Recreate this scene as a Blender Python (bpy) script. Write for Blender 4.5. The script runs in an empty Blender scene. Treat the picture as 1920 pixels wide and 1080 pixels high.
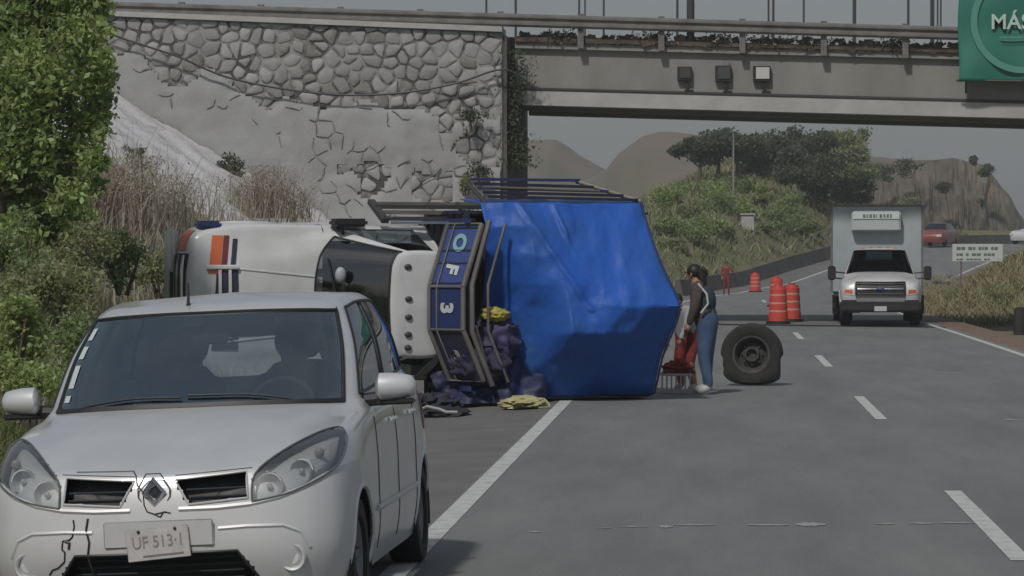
import bpy, bmesh, math, random
import numpy as np
from mathutils import Vector, Matrix, noise as mnoise
from mathutils.bvhtree import BVHTree
random.seed(7); rng = np.random.default_rng(7)
R = math.radians
S = bpy.context.scene
C = S.collection
# ------------------------------------------------------------------ camera, sky, sun, exposure
CAMZ = 1.85; FPX = 5600.0
cd = bpy.data.cameras.new('camera'); cam = bpy.data.objects.new('camera', cd); C.objects.link(cam)
cd.sensor_width = 36; cd.lens = 36 * FPX / 1920; cd.clip_start = 0.3; cd.clip_end = 4000
cam.location = (0, 0, CAMZ)
cam.rotation_euler = (R(90) - math.atan(69 / FPX), 0, math.atan(379 / FPX))
S.camera = cam
W = bpy.data.worlds.new('World'); S.world = W; W.use_nodes = True
SUN_DIR = Vector((-0.22, -0.62, 0.74)).normalized()
el = math.asin(SUN_DIR.z); az = math.atan2(SUN_DIR.x, SUN_DIR.y)
nt = W.node_tree; nt.nodes.clear()
out = nt.nodes.new('ShaderNodeOutputWorld'); bg = nt.nodes.new('ShaderNodeBackground')
sky = nt.nodes.new('ShaderNodeTexSky'); sky.sky_type = 'NISHITA'; sky.sun_disc = False
sky.sun_elevation = el; sky.sun_rotation = az; sky.air_density = 1.2; sky.dust_density = 2.5; sky.ozone_density = 1.2
tc = nt.nodes.new('ShaderNodeTexCoord'); mp = nt.nodes.new('ShaderNodeMapping'); mp.inputs['Scale'].default_value = (1.2, 1.2, 5)
nz = nt.nodes.new('ShaderNodeTexNoise'); nz.inputs['Scale'].default_value = 1.8; nz.inputs['Detail'].default_value = 5
cr = nt.nodes.new('ShaderNodeValToRGB'); cr.color_ramp.elements[0].position = .32; cr.color_ramp.elements[1].position = .7
cr.color_ramp.elements[0].color = (.42, .42, .42, 1); cr.color_ramp.elements[1].color = (.9, .9, .9, 1)
mx = nt.nodes.new('ShaderNodeMixRGB'); mx.inputs[2].default_value = (3.35, 3.6, 4.05, 1)
nt.links.new(tc.outputs['Generated'], mp.inputs[0]); nt.links.new(mp.outputs[0], nz.inputs['Vector'])
nt.links.new(nz.outputs[0], cr.inputs[0]); nt.links.new(cr.outputs[0], mx.inputs[0])
nt.links.new(sky.outputs[0], mx.inputs[1]); nt.links.new(mx.outputs[0], bg.inputs[0]); nt.links.new(bg.outputs[0], out.inputs[0])
bg.inputs[1].default_value = 0.08
sl = bpy.data.lights.new('sun', 'SUN'); sl.energy = 2.7; sl.angle = R(4); sl.color = (1, .96, .9)
so = bpy.data.objects.new('sun', sl); C.objects.link(so); so.rotation_euler = SUN_DIR.to_track_quat('Z', 'Y').to_euler()
S.view_settings.view_transform = 'Standard'; S.view_settings.look = 'None'
S.view_settings.exposure = -0.35; S.view_settings.gamma = 1; S.view_settings.use_curve_mapping = False
S.cycles.max_bounces = 6; S.cycles.transparent_max_bounces = 12; S.cycles.use_denoising = True
S.cycles.caustics_reflective = False; S.cycles.caustics_refractive = False

# ------------------------------------------------------------------ helpers
CR = cam.rotation_euler.to_matrix()
def at(px, py, Y):
    """world point seen at photo pixel (px, py) at road distance Y (used to read real positions off the photo)"""
    d = CR @ Vector(((px - 960) / FPX, (540 - py) / FPX, -1))
    return Vector((0, 0, CAMZ)) + d * (Y / d.y)

def M(name, col, rough=.7, metal=0, noise=0, nscale=6, col2=None, bump=0, bscale=40, coat=0, emit=None, spec=.5, island=0, detail=6, lo=.35, hi=.65, stretch=None):
    m = bpy.data.materials.new(name); m.use_nodes = True; t = m.node_tree; b = t.nodes['Principled BSDF']
    b.inputs['Base Color'].default_value = (*col, 1); b.inputs['Roughness'].default_value = rough
    b.inputs['Metallic'].default_value = metal; b.inputs['Specular IOR Level'].default_value = spec
    b.inputs['Coat Weight'].default_value = coat; b.inputs['Coat Roughness'].default_value = .08
    co = t.nodes.new('ShaderNodeTexCoord'); vec = co.outputs['Object']
    if stretch:
        q = t.nodes.new('ShaderNodeMapping'); q.inputs['Scale'].default_value = stretch
        t.links.new(vec, q.inputs[0]); vec = q.outputs[0]
    last = None
    if col2 is not None:
        n = t.nodes.new('ShaderNodeTexNoise'); n.inputs['Scale'].default_value = nscale; n.inputs['Detail'].default_value = detail; n.inputs['Roughness'].default_value = .65
        r = t.nodes.new('ShaderNodeValToRGB'); r.color_ramp.elements[0].position = lo; r.color_ramp.elements[1].position = hi
        r.color_ramp.elements[0].color = (*col, 1); r.color_ramp.elements[1].color = (*col2, 1)
        t.links.new(vec, n.inputs['Vector']); t.links.new(n.outputs[0], r.inputs[0]); last = r.outputs[0]
    if island:
        g = t.nodes.new('ShaderNodeNewGeometry'); h = t.nodes.new('ShaderNodeHueSaturation')
        a = t.nodes.new('ShaderNodeMapRange'); a.inputs[3].default_value = 1 - island; a.inputs[4].default_value = 1 + island
        t.links.new(g.outputs['Random Per Island'], a.inputs[0]); t.links.new(a.outputs[0], h.inputs['Value'])
        a2 = t.nodes.new('ShaderNodeMapRange'); a2.inputs[3].default_value = .5 - island * .045; a2.inputs[4].default_value = .5 + island * .03
        t.links.new(g.outputs['Random Per Island'], a2.inputs[0]); t.links.new(a2.outputs[0], h.inputs['Hue'])
        h.inputs['Color'].default_value = (*col, 1)
        if last: t.links.new(last, h.inputs['Color'])
        last = h.outputs[0]
    if last: t.links.new(last, b.inputs['Base Color'])
    if bump:
        n2 = t.nodes.new('ShaderNodeTexNoise'); n2.inputs['Scale'].default_value = bscale; n2.inputs['Detail'].default_value = 5
        bp = t.nodes.new('ShaderNodeBump'); bp.inputs['Strength'].default_value = bump; bp.inputs['Distance'].default_value = .03
        t.links.new(vec, n2.inputs['Vector']); t.links.new(n2.outputs[0], bp.inputs['Height']); t.links.new(bp.outputs[0], b.inputs['Normal'])
    return m

def leafy(m, amt=.45, gain=1.7):
    t = m.node_tree; b = t.nodes['Principled BSDF']; o = t.nodes['Material Output']; tr = t.nodes.new('ShaderNodeBsdfTranslucent'); x = t.nodes.new('ShaderNodeMixShader'); x.inputs[0].default_value = amt
    lk = b.inputs['Base Color'].links
    if lk:
        g = t.nodes.new('ShaderNodeMixRGB'); g.blend_type = 'MULTIPLY'; g.inputs[0].default_value = 1; g.inputs[2].default_value = (gain, gain * 1.05, gain * .8, 1)
        t.links.new(lk[0].from_socket, g.inputs[1]); t.links.new(g.outputs[0], tr.inputs[0])
    t.links.new(b.outputs[0], x.inputs[1]); t.links.new(tr.outputs[0], x.inputs[2]); t.links.new(x.outputs[0], o.inputs[0]); return m

def glass(name, tint, refl=.18, rough=.03, gcol=(.9, .95, 1)):
    m = bpy.data.materials.new(name); m.use_nodes = True; t = m.node_tree; t.nodes.clear()
    o = t.nodes.new('ShaderNodeOutputMaterial'); tr = t.nodes.new('ShaderNodeBsdfTransparent'); tr.inputs[0].default_value = (*tint, 1)
    gl = t.nodes.new('ShaderNodeBsdfGlossy'); gl.inputs['Roughness'].default_value = rough; gl.inputs[0].default_value = (*gcol, 1)
    f = t.nodes.new('ShaderNodeFresnel'); f.inputs[0].default_value = 1.5
    a = t.nodes.new('ShaderNodeMath'); a.operation = 'ADD'; a.inputs[1].default_value = refl; a.use_clamp = True
    x = t.nodes.new('ShaderNodeMixShader')
    t.links.new(f.outputs[0], a.inputs[0]); t.links.new(a.outputs[0], x.inputs[0]); t.links.new(tr.outputs[0], x.inputs[1]); t.links.new(gl.outputs[0], x.inputs[2])
    t.links.new(x.outputs[0], o.inputs[0]); return m

def tag(o, label=None, cat=None, group=None, kind=None):
    if label: o['label'] = label
    if cat: o['category'] = cat
    if group: o['group'] = group
    if kind: o['kind'] = kind
    return o
def thing(name, loc, label, cat, group=None):
    o = bpy.data.objects.new(name, None); C.objects.link(o); o.location = loc; o.empty_display_size = .2
    return tag(o, label, cat, group)
def worldloc(o):
    v = Vector((0, 0, 0))
    while o is not None: v += o.location; o = o.parent
    return v

class MB:
    def __init__(s, xf=None): s.v = []; s.f = []; s.m = []; s.xf = xf; s.cm = 0
    def add(s, vs, fs):
        o = len(s.v); s.v += [Vector(p) for p in vs]; s.f += [tuple(i + o for i in f) for f in fs]; s.m += [s.cm] * len(fs); return s
    def box(s, c, d, rot=None):
        x, y, z = d[0] / 2, d[1] / 2, d[2] / 2
        p = [Vector((a * x, b * y, e * z)) for a in (-1, 1) for b in (-1, 1) for e in (-1, 1)]
        if rot is not None: p = [rot @ q for q in p]
        return s.add([Vector(c) + q for q in p], [(0, 1, 3, 2), (4, 6, 7, 5), (0, 4, 5, 1), (2, 3, 7, 6), (0, 2, 6, 4), (1, 5, 7, 3)])
    def bar(s, a, b, w, h, up=(0, 0, 1)):
        a, b = Vector(a), Vector(b); d = (b - a); L = d.length; d.normalize(); u = Vector(up)
        if abs(d.dot(u)) > .99: u = Vector((0, 1, 0))
        sd = d.cross(u).normalized(); uu = sd.cross(d).normalized()
        p = [q + sd * i * w / 2 + uu * j * h / 2 for q in (a, b) for i, j in ((-1, -1), (1, -1), (1, 1), (-1, 1))]
        return s.add(p, [(0, 1, 2, 3), (4, 7, 6, 5), (0, 4, 5, 1), (1, 5, 6, 2), (2, 6, 7, 3), (3, 7, 4, 0)])
    def tube(s, pts, r, n=8, cap=True, closed=False):
        pts = [Vector(p) for p in pts]; k = len(pts); rr = r if isinstance(r, (list, tuple)) else [r] * k
        ring = []; prev = None
        for i, p in enumerate(pts):
            if closed: t = (pts[(i + 1) % k] - pts[i - 1])
            else: t = (pts[min(i + 1, k - 1)] - pts[max(i - 1, 0)])
            t.normalize()
            if prev is None:
                u = Vector((0, 0, 1)) if abs(t.z) < .9 else Vector((1, 0, 0))
                prev = t.cross(u).normalized()
            a = (prev - t * prev.dot(t)).normalized(); b = t.cross(a); prev = a
            ring.append([p + (a * math.cos(2 * math.pi * j / n) + b * math.sin(2 * math.pi * j / n)) * rr[i] for j in range(n)])
        fs = []; seg = k if closed else k - 1
        for i in range(seg):
            for j in range(n):
                a0, a1 = i * n + j, i * n + (j + 1) % n; i2 = (i + 1) % k
                fs.append((a0, a1, i2 * n + (j + 1) % n, i2 * n + j))
        if cap and not closed: fs += [tuple(range(n))[::-1], tuple((k - 1) * n + j for j in range(n))]
        return s.add([q for g in ring for q in g], fs)
    def lathe(s, prof, o, ax, n=32, a0=0, a1=2 * math.pi):
        """prof: (r, along) list; closed shape of revolution about axis ax through o"""
        o = Vector(o); ax = Vector(ax).normalized(); u = ax.orthogonal().normalized(); w = ax.cross(u)
        vs = []; k = len(prof)
        for j in range(n):
            t = 2 * math.pi * j / n; d = u * math.cos(t) + w * math.sin(t)
            vs += [o + d * r + ax * h for r, h in prof]
        fs = []
        for j in range(n):
            for i in range(k - 1):
                fs.append((j * k + i, j * k + i + 1, ((j + 1) % n) * k + i + 1, ((j + 1) % n) * k + i))
        return s.add(vs, fs)
    def grid(s, P):
        P = list(P); nr = len(P); nc = len(P[0])
        return s.add([q for r in P for q in r], [(i * nc + j, i * nc + j + 1, (i + 1) * nc + j + 1, (i + 1) * nc + j) for i in range(nr - 1) for j in range(nc - 1)])
    def prism(s, poly, d):
        """poly: list of 3D points, extruded by vector d"""
        n = len(poly); d = Vector(d); p = [Vector(q) for q in poly]
        return s.add(p + [q + d for q in p], [tuple(range(n))[::-1], tuple(range(n, 2 * n))] + [(i, (i + 1) % n, n + (i + 1) % n, n + i) for i in range(n)])
    def ball(s, c, r, n=10, sc=(1, 1, 1)):
        c = Vector(c); vs = []; fs = []
        for i in range(n + 1):
            a = math.pi * i / n
            for j in range(n * 2):
                b = math.pi * j / n
                vs.append(c + Vector((r * sc[0] * math.sin(a) * math.cos(b), r * sc[1] * math.sin(a) * math.sin(b), r * sc[2] * math.cos(a))))
        m = n * 2
        for i in range(n):
            for j in range(m): fs.append((i * m + j, (i + 1) * m + j, (i + 1) * m + (j + 1) % m, i * m + (j + 1) % m))
        return s.add(vs, fs)
    def build(s, name, mat, parent=None, smooth=False, bevel=0, kind=None, fix=True):
        me = bpy.data.meshes.new(name); vs = [(s.xf @ v if s.xf is not None else v) for v in s.v]
        if parent is not None and s.xf is not False:
            w = worldloc(parent); vs = [v - w for v in vs]
        me.from_pydata(vs, [], s.f)
        mats = mat if isinstance(mat, (list, tuple)) else [mat]
        for q in mats: me.materials.append(q)
        if len(mats) > 1: me.polygons.foreach_set('material_index', s.m)
        bm = bmesh.new(); bm.from_mesh(me); bmesh.ops.remove_doubles(bm, verts=bm.verts, dist=1e-5)
        if fix: bmesh.ops.recalc_face_normals(bm, faces=bm.faces)
        if bevel: bmesh.ops.bevel(bm, geom=[e for e in bm.edges if len(e.link_faces) == 2 and e.calc_face_angle(0) > .6], offset=bevel, segments=2, affect='EDGES', clamp_overlap=True)
        bm.to_mesh(me); bm.free()
        if smooth:
            me.polygons.foreach_set('use_smooth', [True] * len(me.polygons))
            try: me.set_sharp_from_angle(angle=R(smooth if smooth is not True else 45))
            except Exception: pass
        o = bpy.data.objects.new(name, me); C.objects.link(o)
        if parent is not None: o.parent = parent
        if kind: o['kind'] = kind
        return o

def npmesh(name, V, F, mat, parent=None, kind=None, smooth=False):
    """V (n,3) world coords, F (m,4)"""
    me = bpy.data.meshes.new(name); V = np.asarray(V, dtype=np.float32).copy()
    if parent is not None: V -= np.array(worldloc(parent), dtype=np.float32)
    F = np.asarray(F, dtype=np.int32); k = F.shape[1]
    me.vertices.add(len(V)); me.vertices.foreach_set('co', V.ravel())
    me.loops.add(F.size); me.loops.foreach_set('vertex_index', F.ravel())
    me.polygons.add(len(F)); me.polygons.foreach_set('loop_start', np.arange(0, F.size, k, dtype=np.int32))
    me.polygons.foreach_set('loop_total', np.full(len(F), k, dtype=np.int32))
    if smooth: me.polygons.foreach_set('use_smooth', [True] * len(F))
    me.materials.append(mat); me.update(calc_edges=True); me.validate()
    o = bpy.data.objects.new(name, me); C.objects.link(o)
    if parent is not None: o.parent = parent
    if kind: o['kind'] = kind
    return o

def leaves(centers, size, aspect=.5, up=0.0):
    n = len(centers); d = rng.normal(size=(n, 3)); d[:, 2] += up; d /= np.linalg.norm(d, axis=1)[:, None]
    q = rng.normal(size=(n, 3)); w = np.cross(d, q); w /= np.linalg.norm(w, axis=1)[:, None]
    nn = np.cross(d, w)
    sz = size * rng.uniform(.6, 1.35, n)[:, None]
    c = np.asarray(centers)
    V = np.stack([c - d * sz * .5, c + w * sz * aspect * .5 + nn * sz * .08, c + d * sz * .5, c - w * sz * aspect * .5 + nn * sz * .08], 1).reshape(-1, 3)
    F = np.arange(4 * n).reshape(n, 4)
    return V, F
def blob_points(blobs, n, shell=.55):
    vol = np.array([b[3] * b[4] * b[5] for b in blobs]); p = vol ** .75 / (vol ** .75).sum()
    k = rng.choice(len(blobs), n, p=p); B = np.array(blobs)[k]
    d = rng.normal(size=(n, 3)); d /= np.linalg.norm(d, axis=1)[:, None]
    r = rng.uniform(shell, 1.0, n) ** .8
    # small clumps
    d += rng.normal(size=(n, 3)) * .06
    f = .86 + .22 * np.sin(d[:, 0] * 7 + B[:, 0] * 5) * np.sin(d[:, 1] * 6 + B[:, 1]) + .12 * np.sin(d[:, 2] * 11 + k)
    return B[:, :3] + d * B[:, 3:6] * (r * f)[:, None]
def blobset(c, rad, k, sub):
    out = []
    for i in range(k):
        d = rng.normal(size=3); d /= np.linalg.norm(d); u = rng.uniform(.2, .85)
        s_ = sub * rng.uniform(.7, 1.3)
        out.append((c[0] + d[0] * rad[0] * u, c[1] + d[1] * rad[1] * u, c[2] + d[2] * rad[2] * u, s_ * rad[0], s_ * rad[1], s_ * rad[2]))
    return out
def blades(xy_z, h, w, lean=.25, seg=2):
    """grass blades: points (n,3)"""
    c = np.asarray(xy_z); n = len(c); a = rng.uniform(0, 2 * np.pi, n); hh = h * rng.uniform(.5, 1.2, n)
    side = np.stack([np.cos(a), np.sin(a), np.zeros(n)], 1); ln = rng.normal(size=(n, 3)) * lean; ln[:, 2] = 1
    p0 = c; p1 = c + ln * (hh * .55)[:, None]; l2 = ln * 1.0; l2[:, :2] *= 2.0; p2 = c + l2 * hh[:, None]
    ww = (w * rng.uniform(.6, 1.3, n))[:, None]
    V = np.stack([p0 - side * ww * .5, p0 + side * ww * .5, p1 + side * ww * .4, p1 - side * ww * .4, p2 + side * ww * .08, p2 - side * ww * .08], 1).reshape(-1, 3)
    i = np.arange(n)[:, None] * 6
    F = np.concatenate([i + np.array([0, 1, 2, 3]), i + np.array([3, 2, 4, 5])])
    return V, F

def textmesh(txt, size, mat, xf, name='lettering', parent=None, ext=.004, bold=0.0, sx=1):
    cu = bpy.data.curves.new('t', 'FONT'); cu.body = txt; cu.size = size; cu.extrude = ext; cu.align_x = 'CENTER'; cu.align_y = 'CENTER'; cu.offset = bold
    to = bpy.data.objects.new('t', cu); C.objects.link(to); dg = bpy.context.evaluated_depsgraph_get(); dg.update()
    me = bpy.data.meshes.new_from_object(to.evaluated_get(dg)); bpy.data.objects.remove(to); bpy.data.curves.remove(cu)
    w = worldloc(parent) if parent is not None else Vector()
    for v in me.vertices:
        c = Vector((v.co.x * sx, v.co.y, v.co.z)); v.co = (xf @ c) - w
    me.materials.clear(); me.materials.append(mat); o = bpy.data.objects.new(name, me); C.objects.link(o)
    if parent is not None: o.parent = parent
    return o
def frame_xf(o, ex, ey):
    ex = Vector(ex).normalized(); ey = Vector(ey).normalized(); ez = ex.cross(ey)
    m = Matrix((ex, ey, ez)).transposed().to_4x4(); m.translation = Vector(o); return m

# ------------------------------------------------------------------ materials
asphalt = M('asphalt', (.138, .142, .142), .85, col2=(.192, .194, .19), nscale=1.1, bump=.35, bscale=70, stretch=(1, .16, 1), detail=9)
asphalt_sh = M('asphalt_shoulder', (.12, .119, .117), .9, col2=(.16, .156, .15), nscale=1.6, bump=.3, bscale=50)
paint_w = M('road_paint', (.50, .51, .49), .8, col2=(.22, .225, .22), nscale=6, lo=.48, hi=.8)
earth = M('earth_grass', (.10, .12, .045), .95, col2=(.19, .165, .10), nscale=.9, bump=.6, bscale=8, lo=.4, hi=.62)
dirt = M('dirt', (.16, .10, .075), .95, col2=(.2, .15, .11), nscale=2, bump=.5, bscale=12)
white_slope = M('whitewashed_slope', (.56, .55, .555), .9, col2=(.27, .23, .215), nscale=1.5, bump=.8, bscale=9, lo=.55, hi=.74, stretch=(1, 1, 1.8))
hill_m = M('hill', (.15, .12, .09), .95, col2=(.10, .105, .06), nscale=.05, bump=.4, bscale=.6, lo=.45, hi=.6)
rock_m = M('rock', (.17, .14, .105), .95, col2=(.065, .068, .058), nscale=.2, bump=1.0, bscale=1.4, stretch=(1.6, 1.6, .7))
stone_m = M('painted_stone', (.34, .34, .338), .95, col2=(.25, .25, .245), nscale=1.4, bump=.5, bscale=9)
_t = stone_m.node_tree; _b = _t.nodes['Principled BSDF']; _i = _t.nodes.new('ShaderNodeObjectInfo'); _h = _t.nodes.new('ShaderNodeHueSaturation'); _r = _t.nodes.new('ShaderNodeMapRange')
_r.inputs[3].default_value = .78; _r.inputs[4].default_value = 1.12; _t.links.new(_i.outputs['Random'], _r.inputs[0]); _t.links.new(_r.outputs[0], _h.inputs['Value']); _t.links.new(_b.inputs['Base Color'].links[0].from_socket, _h.inputs['Color']); _t.links.new(_h.outputs[0], _b.inputs['Base Color'])
stone_d = M('bare_stone', (.25, .24, .23), .9, col2=(.15, .145, .135), nscale=2.6, bump=.7, bscale=14)
mortar_d = M('dark_joint', (.075, .07, .065), .95, col2=(.28, .28, .27), nscale=1.3, lo=.44, hi=.56)
plaster = M('plaster', (.35, .355, .36), .9, col2=(.27, .27, .265), nscale=.6, bump=.35, bscale=10)
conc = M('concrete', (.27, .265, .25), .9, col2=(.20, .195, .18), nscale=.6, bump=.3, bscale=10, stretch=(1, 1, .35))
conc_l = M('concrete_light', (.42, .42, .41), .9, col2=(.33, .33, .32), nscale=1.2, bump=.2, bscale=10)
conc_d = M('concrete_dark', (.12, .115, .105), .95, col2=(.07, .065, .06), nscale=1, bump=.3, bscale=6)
rusty = M('rusty_dirt', (.14, .10, .075), .95, col2=(.045, .04, .03), nscale=2.5, bump=.8, bscale=14)
galv = M('galvanised_steel', (.20, .195, .185), .55, .3, col2=(.13, .12, .11), nscale=2)
steel_d = M('dark_steel', (.06, .06, .06), .6, .3)
leaf_b = leafy(M('leaf_bright', (.36, .42, .17), .55, col2=(.19, .26, .11), nscale=1.6, island=.5))
leaf_m = leafy(M('leaf_mid', (.26, .31, .15), .65, col2=(.17, .22, .105), nscale=1.0, island=.45))
leaf_d = leafy(M('leaf_dark', (.075, .09, .062), .7, col2=(.12, .14, .08), nscale=.4, island=.4))
leaf_o = leafy(M('leaf_olive', (.29, .30, .165), .7, col2=(.2, .225, .12), nscale=.5, island=.4))
drym = leafy(M('dry_stem', (.44, .41, .35), .9, col2=(.30, .265, .21), nscale=2, island=.35), .3, 1.2)
dry_o = leafy(M('dry_stem_rust', (.38, .32, .255), .9, col2=(.31, .26, .21), nscale=2, island=.35), .3, 1.2)
grass_m = leafy(M('grass_blade', (.14, .18, .06), .8, col2=(.20, .19, .09), nscale=1.2, island=.35), .4, 1.4)
bark = M('bark', (.10, .08, .06), .95, bump=.6, bscale=20)
silver = M('silver_paint', (.70, .71, .72), .36, .42, coat=.9, col2=(.62, .63, .635), nscale=2.5, bump=.02, bscale=2)
silver_p = M('silver_bumper', (.58, .585, .59), .45, .22, coat=.35, col2=(.5, .49, .48), nscale=3, lo=.5, hi=.8)
white_p = M('white_paint', (.58, .59, .60), .4, 0, coat=.35, col2=(.46, .46, .45), nscale=1.6, lo=.45, hi=.8)
white_b = M('box_panel', (.38, .43, .45), .5, col2=(.32, .36, .38), nscale=1.1)
blackp = M('black_plastic', (.018, .018, .02), .5)
rubber = M('rubber', (.022, .022, .023), .8, bump=.2, bscale=60)
rubber_dust = M('dusty_rubber', (.018, .018, .018), .85, col2=(.03, .029, .027), nscale=6)
rim_m = M('rim_steel', (.20, .205, .21), .45, .5)
rim_grey = M('rim_dirty', (.085, .085, .08), .7, .2, col2=(.05, .05, .048), nscale=9)
chrome = M('chrome', (.6, .6, .62), .18, 1)
glass_w = glass('windscreen_glass', (.84, .92, .94), .24, gcol=(.80, .96, 1.0))
glass_c = glass('clear_side_glass', (.86, .89, .9), .08)
glass_s = glass('side_glass', (.16, .19, .2), .06)
glass_t = glass('truck_glass', (.30, .34, .36), .10)
lens_m = glass('lamp_lens', (.86, .87, .86), .20, rough=.30, gcol=(.95, .95, .93))
reflector = M('reflector', (.72, .74, .75), .42, .35)
amber = M('amber_lamp', (.62, .13, .03), .4, coat=.5)
red_l = M('red_lamp', (.4, .03, .02), .35, coat=.5)
interior = M('interior_cloth', (.03, .035, .04), .9)
seat_m = M('seat_cloth', (.34, .36, .36), .9)
seat_f = M('front_seat_cloth', (.09, .10, .11), .9)
interior_l = M('interior_trim', (.11, .12, .12), .8)
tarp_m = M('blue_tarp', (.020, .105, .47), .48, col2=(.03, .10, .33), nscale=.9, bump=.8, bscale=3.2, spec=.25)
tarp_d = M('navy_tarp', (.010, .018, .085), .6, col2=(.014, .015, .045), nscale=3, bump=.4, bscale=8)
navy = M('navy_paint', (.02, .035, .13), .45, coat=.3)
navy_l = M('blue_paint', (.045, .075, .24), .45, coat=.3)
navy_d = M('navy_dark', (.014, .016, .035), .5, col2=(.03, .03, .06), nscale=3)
wood = M('cargo_wood', (.055, .035, .026), .9, col2=(.03, .02, .016), nscale=3)
yellow = M('yellow_cloth', (.42, .38, .07), .85, col2=(.3, .26, .05), nscale=8)
cream = M('cream_cloth', (.48, .44, .22), .85, col2=(.3, .28, .16), nscale=7)
purple = M('purple_sack', (.055, .045, .13), .7, col2=(.035, .03, .07), nscale=5, bump=.5, bscale=12)
green_b = M('green_banner', (.025, .19, .135), .6, col2=(.02, .15, .115), nscale=.9)
green_l = M('banner_pale_print', (.08, .27, .21), .6)
pale_t = M('banner_lettering', (.46, .58, .54), .6)
skin_m = M('skin', (.30, .17, .11), .6)
hair_m = M('hair', (.012, .010, .009), .55)
brown_c = M('brown_cardigan', (.075, .055, .05), .9, bump=.3, bscale=30)
denim = M('denim', (.07, .12, .22), .9, col2=(.04, .07, .14), nscale=4, bump=.2, bscale=40)
teal_c = M('dark_teal_vest', (.02, .045, .065), .9)
shoe_w = M('white_shoe', (.55, .55, .54), .7)
red_c = M('red_cloth', (.30, .035, .03), .85, col2=(.12, .02, .02), nscale=6)
grey_c = M('grey_cloth', (.33, .34, .36), .9)
orange_d = M('traffic_orange', (.55, .07, .05), .55)
drum_w = M('drum_band', (.58, .32, .27), .5)
crate_m = M('pale_crate', (.5, .45, .45), .7)
sign_w = M('sign_face', (.50, .53, .51), .6)
sign_t = M('sign_print', (.12, .16, .15), .7)

# ------------------------------------------------------------------ terrain, road
CL = [(1.83, -30), (1.83, 0), (1.83, 60), (1.83, 85), (2.7, 112), (5.2, 135), (9.5, 155), (15.5, 180), (24, 205), (37, 228), (62, 248), (110, 262), (180, 270)]
def cr_interp(P, n=10):
    P = [Vector(p) for p in P]; o = []
    for i in range(len(P) - 1):
        a, b, c, d = P[max(i - 1, 0)], P[i], P[i + 1], P[min(i + 2, len(P) - 1)]
        for k in range(n):
            t = k / n
            o.append(.5 * ((2 * b) + (c - a) * t + (2 * a - 5 * b + 4 * c - d) * t * t + (3 * b - a - 3 * c + d) * t ** 3))
    o.append(P[-1]); return o
cl = cr_interp([(x, y, 0) for x, y in CL], 12)
def road_z(y): 
    return float(np.interp(y, [-50, 132, 145, 156, 172, 188, 215, 400], [0, 0, .25, .95, 1.75, 2.2, 2.45, 2.6]))
def offs(d, i):
    t = (cl[min(i + 1, len(cl) - 1)] - cl[max(i - 1, 0)]).normalized(); nrm = Vector((t.y, -t.x, 0)); return cl[i] + nrm * d
def strip(name, d0, d1, z0, z1, mat, i0=0, i1=None, n=2):
    m = MB(); i1 = i1 or len(cl)
    rows = []
    for i in range(i0, i1):
        a, b = offs(d0, i), offs(d1, i); z = road_z(cl[i].y)
        rows.append([Vector((a.x + (b.x - a.x) * k / (n - 1), a.y + (b.y - a.y) * k / (n - 1), z + z0 + (z1 - z0) * k / (n - 1))) for k in range(n)])
    return m.grid(rows).build(name, mat, kind='structure')
ROADL, ROADR = -3.75, 3.9
strip('road', ROADL, ROADR, 0, 0, asphalt)
strip('shoulder', ROADR, ROADR + .9, 0, -.03, dirt)
SHW = 2.6; SLOPE = .05
strip('shoulder', ROADL - SHW, ROADL, -SLOPE * SHW, 0, asphalt_sh)
strip('edge_line', ROADL + .02, ROADL + .17, .004, .004, paint_w)
strip('edge_line', 3.58, 3.72, .004, .004, paint_w)
def flat_quad(name, x0, x1, y0, y1, z, mat, skew=0):
    m = MB(); m.add([(x0, y0, z), (x1, y0, z), (x1 + skew, y1, z), (x0 + skew, y1, z)], [(0, 1, 2, 3)]); return m.build(name, mat, kind='structure')
y0 = 1.85 * FPX / (918 - 471)
for k in range(-1, 7):
    ys = y0 + 15 * k
    yy = ys - 5.2
    flat_quad('lane_dash', 1.77, 1.90, yy, ys, .005, paint_w)
worn = M('worn_paint', (.30, .305, .30), .8)
for px0, px1, py, w in ((995, 1012, 998, .10), (1160, 1215, 988, .06), (1235, 1262, 988, .16), (1262, 1345, 985, .07), (1400, 1480, 985, .09), (1492, 1548, 984, .2), (1640, 1680, 983, .06), (1700, 1760, 982, .07), (1765, 1835, 981, .08), (1758, 1810, 700, .25), (1878, 1920, 787, .16), (1120, 1150, 991, .04)):
    a, b = at(px0, py, 1), at(px1, py, 1); t = CAMZ / (CAMZ - a.z); a = Vector((0, 0, CAMZ)) + (a - Vector((0, 0, CAMZ))) * t
    t = CAMZ / (CAMZ - b.z); b = Vector((0, 0, CAMZ)) + (b - Vector((0, 0, CAMZ))) * t
    mbw = MB(); n = 9; top = []; bot = []
    for i in range(n):
        f = i / (n - 1); p = a.lerp(b, f); q = .7 * w * (.35 + .65 * math.sin(math.pi * f)) * random.uniform(.5, 1.2)
        top.append((p.x, p.y + q, .004)); bot.append((p.x, p.y - q, .004))
    mbw.grid([bot, top]).build('worn_road_mark', worn, kind='structure')

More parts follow.
